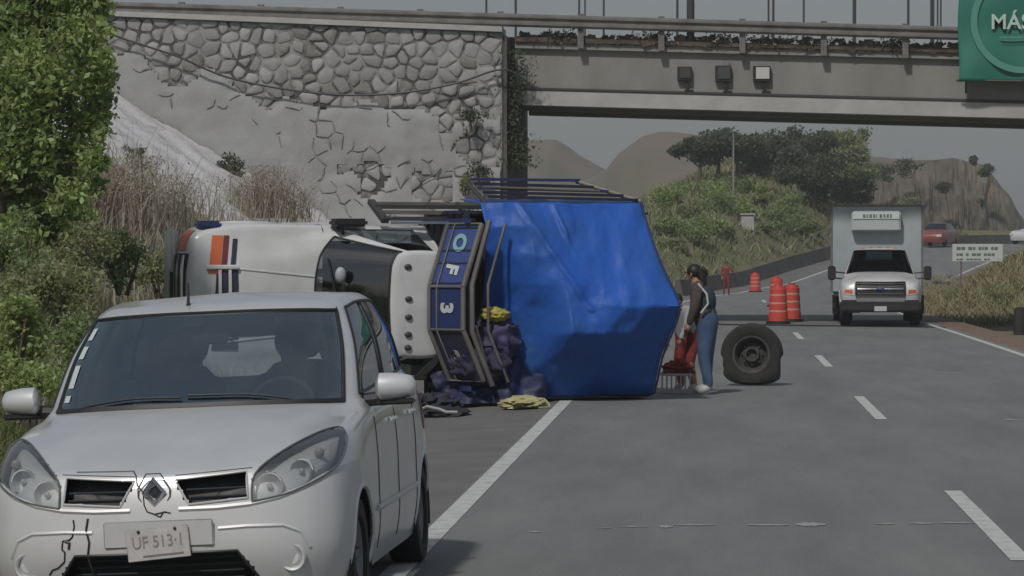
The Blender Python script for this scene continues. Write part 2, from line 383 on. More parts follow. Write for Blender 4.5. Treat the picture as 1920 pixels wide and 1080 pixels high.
m = MB(); m.grid([[(x, 76.6 - .42 * (x + 4) + (0 if k == 0 else 1.3), .003 - (0 if x < 5.7 else .02)) for x in np.linspace(-3.7, 5.6, 12)] for k in (0, 1)]).build('painted_bridge_shadow', M('tar', (.018, .018, .018), .9, spec=.2), kind='structure')  # bridge shadow painted as a flat dark strip across the road
clx = np.array([p.x for p in cl]); cly = np.array([p.y for p in cl])
def smooth(a, b, x): t = np.clip((x - a) / (b - a), 0, 1); return t * t * (3 - 2 * t)
def signed_off(X, Y):
    """lateral offset from the centre line (right positive)"""
    best = np.full(X.shape, 1e9); sg = np.zeros(X.shape); zz = np.zeros(X.shape)
    for i in range(0, len(cl) - 1):
        ax, ay = clx[i], cly[i]; dx, dy = clx[i + 1] - ax, cly[i + 1] - ay; L2 = dx * dx + dy * dy
        t = np.clip(((X - ax) * dx + (Y - ay) * dy) / L2, 0, 1); qx, qy = ax + t * dx, ay + t * dy
        d = np.hypot(X - qx, Y - qy); m = d < best
        s = np.sign((X - ax) * dy - (Y - ay) * dx)
        best = np.where(m, d, best); sg = np.where(m, s, sg); zz = np.where(m, np.interp(qy, [-50, 132, 145, 156, 172, 188, 215, 400], [0, 0, .25, .95, 1.75, 2.2, 2.45, 2.6]), zz)
    return best * sg, zz
def vnoise(X, Y, s, seed=0):
    return (np.sin(X * s + 1.3 * seed) * np.cos(Y * s * .9 + seed) + .5 * np.sin(X * s * 2.3 + Y * s * 1.7 + seed * 2) + .3 * np.sin(X * s * 4.1 - Y * s * 3.7 + seed)) / 1.8
def bank_h(X, Y):
    """roadside bank on the left before the bridge"""
    toe = np.interp(Y, [0, 20, 34, 50, 62, 72, 80], [-4.6, -4.7, -5.3, -5.2, -5.0, -4.9, -4.9])
    top = np.interp(Y, [0, 20, 34, 50, 60, 66, 72, 82], [.8, 1.2, 1.8, 3.0, 4.5, 6.5, 7.0, 7.0])
    sl = np.interp(Y, [0, 20, 45, 60, 72], [.30, .34, .45, .55, .575])
    return np.clip((toe - X) * sl, 0, top)
def terrain(X, Y):
    d, zr = signed_off(X, Y)
    z = zr - .16
    z = z - .10 * smooth(3.9, 5.5, d)
    # left bank before bridge
    left = bank_h(X, Y) * (1 - smooth(82, 84, Y))
    z = z + np.where(d < 0, left, 0)
    z = z + np.where((d < 0) & (Y < 84), vnoise(X, Y, 1.3, 1) * .10 * smooth(5.9, 8, -d), 0)
    # grassy mound right of the road beyond the bridge
    mound = 1.9 * smooth(4.9, 9.5, d) * smooth(82, 104, Y) * (1 - smooth(126, 150, Y)) * (1 + .12 * vnoise(X, Y, .5, 2))
    z = z + mound
    z = z + np.where(d > 5, .06 * vnoise(X, Y, 1.1, 3) * smooth(5, 7, d), 0)
    z = z + 2.0 * smooth(5, 14, d) * smooth(150, 185, Y) * .2
    # hillside outside the bend
    o = -d - 7.4
    hs = np.clip(o, 0, 60); rise = 8.5 * (1 - np.exp(-hs / 16.0))
    z = z + rise * smooth(112, 178, Y) * smooth(-10, 3, X - (Y - 180) * .03) * (1 - smooth(8.5, 14, X)) * (1 + .1 * vnoise(X, Y, .25, 5)) + 1.1 * smooth(90, 130, Y) * smooth(7.2, 11, -d)
    z = z - .9 * smooth(200, 500, Y)
    return z
xs = np.concatenate([np.linspace(-160, -22, 24), np.linspace(-20, 20, 121), np.linspace(22, 60, 39), np.linspace(66, 400, 30)])
ys = np.concatenate([np.linspace(-30, 8, 12), np.linspace(10, 260, 330), np.linspace(268, 700, 40), np.linspace(760, 2500, 12)])
X, Y = np.meshgrid(xs, ys); Z = terrain(X, Y)
V = np.stack([X, Y, Z], -1).reshape(-1, 3); nc = len(xs)
ii, jj = np.meshgrid(np.arange(len(ys) - 1), np.arange(nc - 1), indexing='ij'); a = (ii * nc + jj).ravel()
F = np.stack([a, a + 1, a + nc + 1, a + nc], 1)
npmesh('ground', V, F, earth, kind='structure', smooth=True)
def tz(x, y): return float(terrain(np.array([float(x)]), np.array([float(y)]))[0])

# whitewashed slope beside the wing wall
gx = np.linspace(-19, -5.0, 110); gy = np.linspace(56, 73.8, 110); X, Y = np.meshgrid(gx, gy)
def ridge(X, Y): return vnoise(X, Y, 2.2, 4) * .07 + vnoise(X * 1.7, Y, 5.1, 8) * .04
Zs = terrain(X, Y) + .10 + ridge(X, Y) + rng.normal(size=X.shape) * .018 - .35 * (1 - smooth(56, 60, Y + .8 * vnoise(X, Y, 1.0, 3)))
Zs -= .25 * (1 - smooth(-4.9, -5.6, X) * 1) if False else 0
a = np.arange(109)[:, None] * 110 + np.arange(109)[None]; a = a.ravel()
npmesh('embankment', np.stack([X, Y, Zs], -1).reshape(-1, 3), np.stack([a, a + 1, a + 111, a + 110], 1), white_slope, kind='structure', smooth=True)

# hills far behind
def hill(name, prof, Y0, depth, mat, rough=1.0, nrow=26, seed=1):
    """prof: crest points (px, py) read off the photo at distance Y0"""
    pts = [at(px, py, Y0) for px, py in prof]; xs_ = np.array([p.x for p in pts]); zs_ = np.array([p.z for p in pts])
    n = 120; x = np.linspace(xs_[0], xs_[-1], n); zt = np.interp(x, xs_, zs_)
    m = MB(); rows = []
    for r in range(nrow):
        f = r / (nrow - 1)                      # 0 at crest's back foot .. 1 front foot
        prof_z = math.sin(math.pi * min(1, f * 1.0)) if f < .5 else math.cos(math.pi * (f - .5)) ** .9 if f < .999 else 0
        row = []
        for i in range(n):
            yy = Y0 + depth * (.5 - f)
            nn = mnoise.fractal(Vector((x[i] * .09 * rough, yy * .09 * rough, seed * 7.1)), 1.0, 2.0, 5)
            row.append(Vector((x[i] + nn * rough * .5, yy + nn * depth * .03, -2 + (zt[i] + 2) * prof_z * (1 + .0 * nn) + nn * .35 * rough * prof_z)))
        rows.append(row)
    return m.grid(rows).build(name, mat, kind='structure', smooth=60)
hill('hill', [(700, 300), (900, 268), (990, 262), (1045, 262), (1085, 290), (1140, 322), (1200, 345), (1290, 350)], 620, 160, hill_m, seed=1)
hill('hill', [(1080, 345), (1140, 318), (1165, 285), (1205, 256), (1240, 247), (1300, 250), (1380, 262), (1500, 280), (1700, 300), (1800, 330)], 520, 120, hill_m, seed=2)
def rock_face():
    prof = [(1590, 345), (1625, 312), (1650, 300), (1700, 296), (1760, 296), (1790, 292), (1815, 297), (1850, 305), (1868, 322), (1885, 345), (1905, 372), (1920, 400), (1945, 440), (1975, 470)]
    Y0 = 262
    pts = [at(px, py, Y0) for px, py in prof]; xs_ = np.array([p.x for p in pts]); zs_ = np.array([p.z for p in pts])
    n = 170; x = np.linspace(xs_[0], xs_[-1], n); zt = np.interp(x, xs_, zs_); rows = []
    for r in range(60):
        f = r / 59; row = []
        for i in range(n):
            v = Vector((x[i] * .35, f * 2.2, 3.3)); nn = mnoise.fractal(v, .9, 2.1, 6); cr_ = abs(mnoise.fractal(Vector((x[i] * .8, f * 1.2, 9)), .8, 2.2, 5))
            if f < .25: g = f / .25; yy = Y0 + 22 - 18 * g; z = zt[i] * (1 + .015 * nn) - (1 - g) * 1.5
            else: g = (f - .25) / .75; yy = Y0 + 4 - 11 * g - 2.2 * cr_ * math.sin(math.pi * g) - nn * 1.3; z = zt[i] * (1 - g) - 1.0 * g + (nn * .5) * math.sin(math.pi * g)
            row.append(Vector((x[i] + nn * .3, yy, z)))
        rows.append(row)
    return MB().grid(rows).build('rock_face', rock_m, kind='structure', smooth=35)
rock_face()

# ------------------------------------------------------------------ bridge and stone wing wall
BS = -.03
def bz(z, x): return z + BS * (x + 1.86)          # bridge falls gently to the right
BY0, BY1 = 75.0, 81.0
br = thing('bridge', (3, 75, 0), 'grey concrete road bridge spanning the highway', 'bridge')
def xbeam(m, x0, x1, y0, y1, z0, z1, n=2):
    p = []
    for x in (x0, x1):
        p += [(x, y0, bz(z0, x)), (x, y1, bz(z0, x)), (x, y1, bz(z1, x)), (x, y0, bz(z1, x))]
    m.add(p, [(0, 1, 2, 3), (4, 7, 6, 5), (0, 4, 5, 1), (1, 5, 6, 2), (2, 6, 7, 3), (3, 7, 4, 0)])
XL, XR = -5.0, 15.0
for y in (75.0, 77.8, 80.6):
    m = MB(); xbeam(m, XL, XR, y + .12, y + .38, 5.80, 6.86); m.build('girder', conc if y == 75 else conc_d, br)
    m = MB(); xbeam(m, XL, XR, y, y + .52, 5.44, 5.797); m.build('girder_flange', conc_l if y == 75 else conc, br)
m = MB(); xbeam(m, XL, XR, 75.12 - .14, BY1 + .3, 6.863, 7.02); m.build('deck_slab', conc, br)
m = MB(); xbeam(m, XL, XR, 75.06, 75.118, 5.84, 5.89); m.build('cable_conduit', steel_d, br)
m = MB(); xbeam(m, XL, XR, 74.9, 75.15, 7.023, 7.14); xbeam(m, XL, XR, 80.9, 81.2, 7.023, 7.2); m.build('kerb', rusty, br)
for x in np.arange(-3, 15, 4.2):
    m = MB(); m.box((x, 78, bz(6.2, x)), (.25, 5.0, .9)); m.build('diaphragm', conc_d, br)
# far abutment and right abutment
m = MB(); m.box((16.2, 78.2, 2.8), (2.6, 7, 8)); m.build('abutment', conc, br)
# rusty debris and weeds on the bridge edge
m = MB()
for i in range(420):
    x = random.uniform(-4.9, 7.9); s_ = random.uniform(.04, .14)
    m.box((x, 74.96 + random.uniform(-.03, .12), bz(7.12, x) + random.uniform(-.1, .12)), (s_ * random.uniform(.8, 2.4), .08, s_), Matrix.Rotation(random.uniform(-.6, .6), 3, 'Y'))
m.build('edge_debris', rusty, br, kind='stuff')
pts = []
for k in range(13):
    x = random.uniform(-4.5, 7.7); 
    for j in range(60): pts.append((x + random.gauss(0, .16), 74.92 + random.gauss(0, .05), bz(7.2, x) + random.gauss(0, .09)))
V, F = leaves(pts, .10); o = npmesh('edge_weeds', V, F, leaf_d, kind='stuff'); tag(o, 'dark weeds sprouting along the bridge edge below the guardrail', 'weeds')
V, F = leaves([(p[0] * .7 + 1 + random.gauss(0, .3), p[1], bz(7.22, p[0] * .7 + 1) + random.gauss(0, .07)) for p in pts[:400]], .09); o = npmesh('edge_weeds', V, F, dry_o, kind='stuff'); tag(o, 'rust coloured dry weeds along the middle of the bridge edge', 'weeds')

# guardrail
def railz(x): return 7.69 + -.035 * (x + 1.86)
gr_ = thing('guardrail', (-10, 74.7, 7.2), 'grey steel guardrail running along the top of the stone wall and the bridge', 'guardrail')
prof = [(0, 0), (-.05, -.05), (-.05, -.10), (0, -.15), (-.0, -.18), (-.05, -.23), (-.05, -.28), (0, -.33)]
x = -20.0
while x < 15:
    rows = []
    for xx in np.linspace(x, x + 4.0, 3): rows.append([Vector((xx, 74.72 + p[0] * 1.2, railz(xx) + p[1])) for p in prof])
    for xx in np.linspace(x, x + 3.97, 3)[::-1]: pass
    m = MB(); m.grid(rows); m.build('rail_beam', galv, gr_); x += 4.0
for x in np.arange(-19.5, 15, 2.02):
    m = MB(); m.box((x, 74.86, railz(x) - .38), (.15, .16, .86)); m.build('post', galv, gr_)
# fence posts on bridge
fn = thing('bridge_fence', (0, 75.4, 7.1), 'tall open fence of thin dark posts standing on the bridge behind the guardrail', 'fence')
for px, w in ((912, .05), (967, .06), (1086, .05), (1097, .04), (1132, .05), (1270, .06), (1441, .05), (1450, .06), (1507, .05), (1602, .09), (1703, .06), (1748, .10), (1758, .04), (1764, .04)):
    p = at(px, 50, 75.6); m = MB(); m.box((p.x, 75.6, 8.6), (w, w, 3.2)); m.build('post', steel_d, fn)
for zz in (10.15,):
    m = MB(); m.bar((at(905, 0, 75.6).x, 75.6, zz), (12, 75.6, zz - .3), .05, .05); m.build('top_rail', steel_d, fn)
p = at(1295, 50, 75.4); m = MB(); m.tube([(p.x, 75.0, bz(7.0, p.x)), (p.x, 75.0, 13.0)], [.10, .08], 12)
pole = m.build('utility_pole', steel_d, None, smooth=True); tag(pole, 'thick dark pole rising from the middle of the bridge edge past the guardrail', 'pole')
m = MB(); m.box((p.x, 75.0, bz(7.05, p.x)), (.34, .3, .1)); 
# three boxes on the girder
def girder_box(px0, px1, py0, py1, lab, face, border):
    a, b = at(px0, py0, 74.98), at(px1, py1, 74.98); c = (a + b) / 2; w, h = b.x - a.x, a.z - b.z
    t = thing('control_box', (c.x, 74.9, c.z - h / 2), lab, 'box', 'square boxes fixed to the bridge girder')
    m = MB(); m.box((c.x, 75.03, c.z), (w, .16, h)); m.build('housing', border, t, bevel=.01)
    m = MB(); m.box((c.x + .02, 74.935, c.z + .02), (w * .76, .02, h * .74)); m.build('face_plate', face, t)
    m = MB(); m.bar((c.x + .05, 75.04, c.z - h / 2), (c.x + .05, 75.04, c.z - h / 2 - .16), .06, .06); m.box((c.x + .09, 75.02, c.z - h / 2 - .17), (.22, .08, .05)); m.build('bracket', blackp, t)
girder_box(1270, 1297, 125, 151, 'leftmost of three square boxes on the bridge girder, black faced', steel_d, blackp)
girder_box(1341, 1371, 123, 153, 'middle one of three square boxes on the bridge girder, dark grey face', M('dark_face', (.05, .06, .055), .6), blackp)
girder_box(1412, 1445, 124, 153, 'square box on the bridge girder with a white face and dark border', M('white_face', (.5, .5, .49), .6), blackp)

# banner
bn = thing('banner', (7.0, 74.5, 5.6), 'green banner with pale MÁS lettering hung over the bridge guardrail', 'banner')
bl = at(1797, 150, 74.5); bx0 = bl.x; bx1 = bx0 + 4.6; bz0 = bl.z - .02; bz1 = 9.0
rows = []
for i in range(30):
    f = i / 29; row = []
    for j in range(50):
        g = j / 49; x = bx0 + (bx1 - bx0) * g
        row.append(Vector((x + .02 * math.sin(f * 9), 74.5 + .03 * math.sin(g * 17 + f * 4) * (.4 + f) + .02 * math.sin(f * 12 + g * 5), bz1 + (bz0 - bz1 - .06 * g - .03 * abs(math.sin(g * 9))) * f)))
    rows.append(row)
m = MB().grid(rows); o = m.build('sheet', green_b, bn, smooth=True)
md = o.modifiers.new('s', 'SOLIDIFY'); md.thickness = .006
def bxf(px, py): q = at(px, py, 74.44); return frame_xf((q.x, 74.43, q.z), (1, 0, 0), (0, 0, 1))
textmesh('MÁS', .52, pale_t, bxf(1895, 42), parent=bn, bold=.008)
textmesh('MÁS', .52, pale_t, bxf(1895, 42), parent=bn, bold=.008) if False else None
m = MB(); q = at(1905, 70, 74.44); m.box((q.x + .5, 74.42, q.z), (1.8, .004, .045)); m.box((q.x + .6, 74.42, q.z - .07), (1.9, .004, .02)); m.build('thin_print_line', green_l, bn)
q = at(1918, 40, 74.44); ring = MB(); rr = []
for k in range(2):
    rad = 1.28 if k == 0 else 1.12; row = []
    for j in range(60): a_ = math.pi * 2 * j / 59; row.append(Vector((q.x + rad * math.cos(a_), 74.425, q.z + rad * math.sin(a_))))
    rr.append(row)
ring.grid(rr).build('ring_emblem', green_l, bn)
m = MB(); m.tube([(bx0 - .05, 74.52, bz0 + .01), (bx1, 74.52, bz0 - .06)], .03, 6); m.build('bottom_rod', steel_d, bn)
m = MB(); m.box((bx0 + .22, 74.9, bz0 - .14), (.05, .05, .3)); m.build('tie', steel_d, bn)

# wing wall of stones
def ztop(x): return 7.31 - .045 * (x + 5.76)
ww_ = thing('stone_wall', (-11, 74, 0), 'grey wing wall of irregular stones, plastered pale lower down, beside the bridge', 'wall')
WX0, WX1 = -20.0, -5.25
m = MB(); m.add([(WX0, 74, -1), (WX1, 74, -1), (WX1, 74, ztop(WX1)), (WX0, 74, ztop(WX0)), (WX0, 82.5, -1), (WX1, 82.5, -1), (WX1, 82.5, ztop(WX1)), (WX0, 82.5, ztop(WX0))],
    [(0, 1, 2, 3), (4, 7, 6, 5), (0, 4, 5, 1), (1, 5, 6, 2), (2, 6, 7, 3), (3, 7, 4, 0)]); m.build('wall_core', mortar_d, ww_)
m = MB(); m.box((WX1 + .06, 78.2, 3.2), (.1, 8.3, 8.0)); m.box((-5.08, 78.2, 7.1), (.2, 6, .3)); m.build('return_face', conc_d, ww_)
m = MB()
p = [(WX0, 73.86, ztop(WX0)), (WX1, 73.86, ztop(WX1)), (WX1, 73.86, ztop(WX1) + .13), (WX0, 73.86, ztop(WX0) + .13)]
m.prism(p, (0, 1.4, 0)); m.build('coping', conc_l, ww_)
def clip(poly, n, d):
    o = []
    for i in range(len(poly)):
        a_, b_ = poly[i], poly[(i + 1) % len(poly)]; da = a_[0] * n[0] + a_[1] * n[1] - d; db = b_[0] * n[0] + b_[1] * n[1] - d
        if da <= 0: o.append(a_)
        if da * db < 0: t = da / (da - db); o.append((a_[0] + (b_[0] - a_[0]) * t, a_[1] + (b_[1] - a_[1]) * t))
    return o
seeds = []; G = .335
zz = 1.2
while zz < 8.1:
    x = WX0
    while x < WX1 + .2:
        seeds.append((x + random.uniform(-.15, .15) + (.17 if int(zz / G) % 2 else 0), zz + random.uniform(-.13, .13))); x += G * 1.1
    zz += G
def cover(x, z):
    """how much plaster covers the stones here (0 bare .. 1 covered)"""
    c = at(0, 0, 74); px = 1339 + FPX * x / 74.0; py = 471 - FPX * (z - CAMZ) / 74.0
    edge = np.interp(px, [150, 230, 420, 600, 780, 945], [55, 62, 135, 165, 175, 190])
    n_ = mnoise.noise(Vector((x * .9, z * .9, 1.7))) * 1.2 + mnoise.noise(Vector((x * 2.3, z * 2.3, 5.7))) * .5
    c1 = (py - edge) / 60 + n_ * .9
    if px > 560: c1 = min(c1, .86 + abs(py - 250) / 500 + n_ * .9)
    if px > 760: c1 = min(c1, .74 + abs(py - 290) / 420 + n_ * 1.1)
    return c1
sd = np.array(seeds); cand = []; jts = MB()
for i, (sx_, sz_) in enumerate(seeds):
    if sx_ < -15.9 or not (2.0 < sz_ < ztop(sx_) + .2): continue
    cv = cover(sx_, sz_)
    if cv > 1.45: continue
    ghost = cv > .80
    poly = [(sx_ - 1, sz_ - 1), (sx_ + 1, sz_ - 1), (sx_ + 1, sz_ + 1), (sx_ - 1, sz_ + 1)]
    near = np.argsort(((sd - sd[i]) ** 2).sum(1))[1:16]
    for j in near:
        qx, qz = seeds[j]; n_ = (qx - sx_, qz - sz_); L = math.hypot(*n_); n_ = (n_[0] / L, n_[1] / L)
        gap = .012 + .030 * max(0, mnoise.noise(Vector((sx_ * .8, sz_ * .8, 3.1))) + .35) + random.uniform(-.008, .012)
        poly = clip(poly, n_, n_[0] * (sx_ + qx) / 2 + n_[1] * (sz_ + qz) / 2 - gap)
        if len(poly) < 3: break
    if len(poly) < 3: continue
    poly = clip(poly, (1, 0), WX1 - .02); poly = clip(poly, (.045, 1), 7.31 - .045 * 5.76 - .02) if len(poly) > 2 else poly
    if len(poly) < 3: continue
    if ghost:
        keep = .62 * max(0, 1 - (cv - .7) / .75) * (1.0 if sx_ > -12.6 else .25)
        for i_ in range(len(poly)):
            a_, b_ = poly[i_], poly[(i_ + 1) % len(poly)]
            nn_ = mnoise.noise(Vector(((a_[0] + b_[0]) * .9, (a_[1] + b_[1]) * .9, 8.8))) + .5 * mnoise.noise(Vector((a_[0] * 4, a_[1] * 4, 2.2)))
            if nn_ > .26 - keep * .8 and a_[0] < b_[0]:
                w_ = random.uniform(.010, .024); md_ = ((a_[0] + b_[0]) / 2 + random.uniform(-.02, .02), (a_[1] + b_[1]) / 2 + random.uniform(-.02, .02))
                jts.tube([(a_[0], 73.885, a_[1]), (md_[0], 73.88, md_[1]), (b_[0], 73.885, b_[1])], [w_ * .7, w_, w_ * .7], 5)
        continue
    cand.append((cv, sx_, sz_, poly))
cand.sort(key=lambda c: c[0])
def stone_mesh(m, sx_, sz_, poly, dep):
    # chamfer corners for a rounder outline
    q = []
    for i in range(len(poly)):
        a_, b_, c_ = poly[i - 1], poly[i], poly[(i + 1) % len(poly)]
        q += [(b_[0] + (a_[0] - b_[0]) * .17, b_[1] + (a_[1] - b_[1]) * .17), (b_[0] + (c_[0] - b_[0]) * .17, b_[1] + (c_[1] - b_[1]) * .17)]
    cx = sum(p_[0] for p_ in q) / len(q); cz = sum(p_[1] for p_ in q) / len(q); n = len(q)
    r0 = [Vector((a_, 74.02, b_)) for a_, b_ in q]
    r1 = [Vector((cx + (a_ - cx) * .97, 74 - dep * .6, cz + (b_ - cz) * .97)) for a_, b_ in q]
    r2 = [Vector((cx + (a_ - cx) * .86, 74 - dep, cz + (b_ - cz) * .78)) for a_, b_ in q]
    m.add(r0 + r1 + r2 + [Vector((cx, 74 - dep * 1.06, cz))], [(i, (i + 1) % n, n + (i + 1) % n, n + i) for i in range(n)] + [(n + i, n + (i + 1) % n, 2 * n + (i + 1) % n, 2 * n + i) for i in range(n)] + [(2 * n + i, 2 * n + (i + 1) % n, 3 * n) for i in range(n)])
rest = MB(); cnt = 0
for cv, sx_, sz_, poly in cand:
    dep = random.uniform(.02, .05) if cv < .5 else .045
    m = MB() if cnt < 300 else rest
    stone_mesh(m, sx_, sz_, poly, dep)
    if cnt < 300: m.build('stone', stone_d if (cv < .5 and random.random() < .16) else stone_m, ww_, smooth=50)
    cnt += 1
if rest.v: rest.build('stone', stone_m, ww_, kind='stuff', smooth=50)
jts.build('mortar_joint', M('joint_line', (.15, .145, .14), .95, col2=(.27, .265, .26), nscale=1.2), ww_, kind='stuff')
print('stones', cnt)
# plaster skin: grid with holes where stone shows
gx = np.arange(WX0, WX1 + .01, .085); gz = np.arange(-1, 8.2, .085); vi = {}; m = MB(); vs = []; fs = []
cov = {}
def cvv(i, j):
    if (i, j) not in cov: cov[(i, j)] = cover(gx[i], gz[j])
    return cov[(i, j)]
def vid(i, j):
    if (i, j) not in vi:
        vi[(i, j)] = len(vs); c_ = cvv(i, j)
        vs.append(Vector((gx[i], 73.965 - min(.07, max(0, (c_ - .55) * .16)) - .02 * mnoise.noise(Vector((gx[i] * 3, gz[j] * 3, 0))), min(gz[j], ztop(gx[i]) - .01))))
    return vi[(i, j)]
for i in range(len(gx) - 1):
    for j in range(len(gz) - 1):
        if gz[j] > ztop(gx[i]): continue
        c_ = (cvv(i, j) + cvv(i + 1, j + 1)) / 2
        if c_ > .68 : fs.append((vid(i, j), vid(i + 1, j), vid(i + 1, j + 1), vid(i, j + 1)))
m.add(vs, fs); m.build('plaster_skin', plaster, ww_, smooth=True, fix=False)
# hanging cable across the wall
cpts = [at(px, py, 73.7) for px, py in ((150, 40), (230, 72), (330, 105), (420, 143), (520, 165), (620, 177), (700, 178), (780, 171), (860, 155), (945, 130), (1000, 165))]
m = MB(); m.tube([tuple(p) for p in cr_interp([tuple(p) for p in cpts], 5)], .028, 6); o = m.build('hanging_cable', blackp, None, smooth=True); tag(o, 'dark cable sagging across the face of the stone wall', 'cable')
# retaining wall weeds
def shrub(name, c, rad, n, size, mat, label, group=None, k=9, sub=.5, cat='bush', stem=True, shell=.3):
    if name == 'rock_shrub': stem = False; c = (c[0], c[1] + 1.0, c[2] - rad[2] * .6)
    t = thing(name, (c[0], c[1], c[2] - rad[2]), label, cat, group)
    V, F = leaves(blob_points(blobset(c, rad, k, sub), n, shell), size); npmesh('foliage', V, F, mat, t)
    if stem:
        m = MB()
        for i in range(4):
            a_ = random.uniform(0, 6.28); m.tube([(c[0] + .05 * math.cos(a_), c[1] + .05 * math.sin(a_), c[2] - rad[2] - .1), (c[0] + rad[0] * .5 * math.cos(a_), c[1] + rad[1] * .5 * math.sin(a_), c[2] + rad[2] * .3)], [.02 + rad[0] * .02, .008], 5)
        m.build('stem', bark, t)
    return t
for px, py, r_, mat, lab in ((885, 215, .42, leaf_d, 'dark shrub rooted in the stone wall just left of its dark corner'), (905, 325, .42, leaf_d, 'dark weedy shrub low on the stone wall above the rails of the overturned truck'), (873, 345, .25, leaf_o, 'small olive weed at the foot of the stone wall behind the overturned truck')):
    q = at(px, py, 73.6); shrub('wall_shrub', tuple(q), (r_, .22, r_ * .75), 420, .085, mat, lab, 'weeds growing out of the stone wall')
q = at(972, 200, 74.3)
t = thing('ivy', (q.x, 74.6, q.z - 1.2), 'dark ivy hanging down the corner where the stone wall meets the bridge', 'ivy')
P_ = [];
for k in range(2600):
    f = random.random() ** .8; P_.append((q.x - .1 + random.gauss(0, .16 + .1 * math.sin(f * 9)), 74.45 + random.gauss(0, .2), 6.9 - f * 3.0))
V, F = leaves(P_, .10); npmesh('foliage', V, F, leaf_d, t)

# ------------------------------------------------------------------ car body lofting
def cr1(P, n):
    P = np.array(P, float); o = []
    for i in range(len(P) - 1):
        a_, b_, c_, d_ = P[max(i - 1, 0)], P[i], P[i + 1], P[min(i + 2, len(P) - 1)]
        m1 = (c_ - a_) * .5; m2 = (d_ - b_) * .5
        L = np.linalg.norm(c_ - b_, axis=-1, keepdims=True)
        for mm in (m1, m2):
            l = np.linalg.norm(mm, axis=-1, keepdims=True); f = np.where(l > 1.4 * L, 1.4 * L / np.maximum(l, 1e-9), 1); mm *= f
        for k in range(n):
            t = k / n; h00 = 2 * t ** 3 - 3 * t * t + 1; h10 = t ** 3 - 2 * t * t + t; h01 = -2 * t ** 3 + 3 * t * t; h11 = t ** 3 - t * t
            o.append(h00 * b_ + h10 * m1 + h01 * c_ + h11 * m2)
    o.append(P[-1]); return np.array(o)
class Body:
    def __init__(s, groups, ns, nt_):
        """groups: list of lists of rings; ring: list of (x,y,z) half outline"""
        rows = []; ts = []; t0 = 0
        for g in groups:
            fine = [cr1(r, ns) for r in g]                  # each (N,3)
            A = np.stack(fine)                              # (K,N,3)
            B = cr1(A, nt_)                                 # ((K-1)*nt+1, N, 3)
            for i in range(len(B)):
                if rows and i == 0: continue
                rows.append(B[i]); ts.append(t0 + i / nt_)
            t0 += len(g) - 1
        H = np.stack(rows); L = H[:, ::-1].copy(); L[..., 0] *= -1
        s.P = np.concatenate([L[:, :-1], H], 1); s.t = np.array(ts); n = H.shape[1]
        s.s = np.concatenate([-(np.arange(n)[::-1] / ns)[:-1], np.arange(n) / ns])
        s.bvh = BVHTree.FromPolygons([tuple(p) for p in s.P.reshape(-1, 3)], [f for f, _, _ in s.faces()])
    def faces(s):
        nr, nc = s.P.shape[:2]; o = []
        for i in range(nr - 1):
            for j in range(nc - 1): o.append(((i * nc + j, i * nc + j + 1, (i + 1) * nc + j + 1, (i + 1) * nc + j), (s.t[i] + s.t[i + 1]) / 2, (s.s[j] + s.s[j + 1]) / 2))
        return o
    def split(s, cls):
        V = s.P.reshape(-1, 3); out = {}
        for f, t, ss in s.faces():
            c = (V[f[0]] + V[f[2]]) / 2; k = cls(t, ss, c)
            if k: out.setdefault(k, []).append(f)
        return V, out
    def front(s, x, z, off=.004, y0=-1.0):
        h = s.bvh.ray_cast(Vector((x, y0, z)), Vector((0, 1, 0)))
        if h[0] is None: return Vector((x, 1.0, z))
        n = h[1] if h[1].y < 0 else -h[1]; return h[0] + n * off
    def side(s, y, z, sg, off=.004):
        h = s.bvh.ray_cast(Vector((sg * 2, y, z)), Vector((-sg, 0, 0)))
        if h[0] is None: return Vector((sg * .8, y, z))
        n = h[1] if h[1].x * sg > 0 else -h[1]; return h[0] + n * off
    def top(s, x, y, off=.004):
        h = s.bvh.ray_cast(Vector((x, y, 4)), Vector((0, 0, -1)))
        if h[0] is None: return Vector((x, y, 1))
        n = h[1] if h[1].z > 0 else -h[1]; return h[0] + n * off
def sub_mesh(V, fs, xf):
    m = MB(xf); idx = {}; vs = []; ff = []
    for f in fs:
        g = []
        for i in f:
            if i not in idx: idx[i] = len(vs); vs.append(Vector(V[i]))
            g.append(idx[i])
        ff.append(tuple(g))
    m.add(vs, ff); return m
def inpoly(x, z, P):
    c = False; j = len(P) - 1
    for i in range(len(P)):
        if (P[i][1] > z) != (P[j][1] > z) and x < (P[j][0] - P[i][0]) * (z - P[i][1]) / (P[j][1] - P[i][1]) + P[i][0]: c = not c
        j = i
    return c
def patch(fn, poly, xf, n=16, mirror=False, off=.004):
    """fan patch over a 2D polygon, projected on the body by fn(a, b, off)"""
    if mirror: poly = [(-a_, b_) for a_, b_ in poly]
    dense = []
    for i in range(len(poly)):
        a_, b_ = poly[i], poly[(i + 1) % len(poly)]
        for k in range(5): f = k / 5; dense.append((a_[0] + (b_[0] - a_[0]) * f, a_[1] + (b_[1] - a_[1]) * f))
    cx = sum(p_[0] for p_ in dense) / len(dense); cz = sum(p_[1] for p_ in dense) / len(dense)
    rows = []
    for r in range(7):
        f = r / 6; rows.append([fn(cx + (a_ - cx) * f, cz + (b_ - cz) * f, off) for a_, b_ in dense + dense[:1]])
    return MB(xf).grid(rows)
def outline(fn, poly, xf, r, closed=True, off=.002, sub=5, mirror=False):
    if mirror: poly = [(-a_, b_) for a_, b_ in poly]
    pts = []; n = len(poly)
    for i in range(n if closed else n - 1):
        a_, b_ = poly[i], poly[(i + 1) % n]
        for k in range(sub): f = k / sub; pts.append(fn(a_[0] + (b_[0] - a_[0]) * f, a_[1] + (b_[1] - a_[1]) * f, off))
    if not closed: pts.append(fn(*poly[-1], off))
    return MB(xf).tube(pts, r, 6, closed=closed)
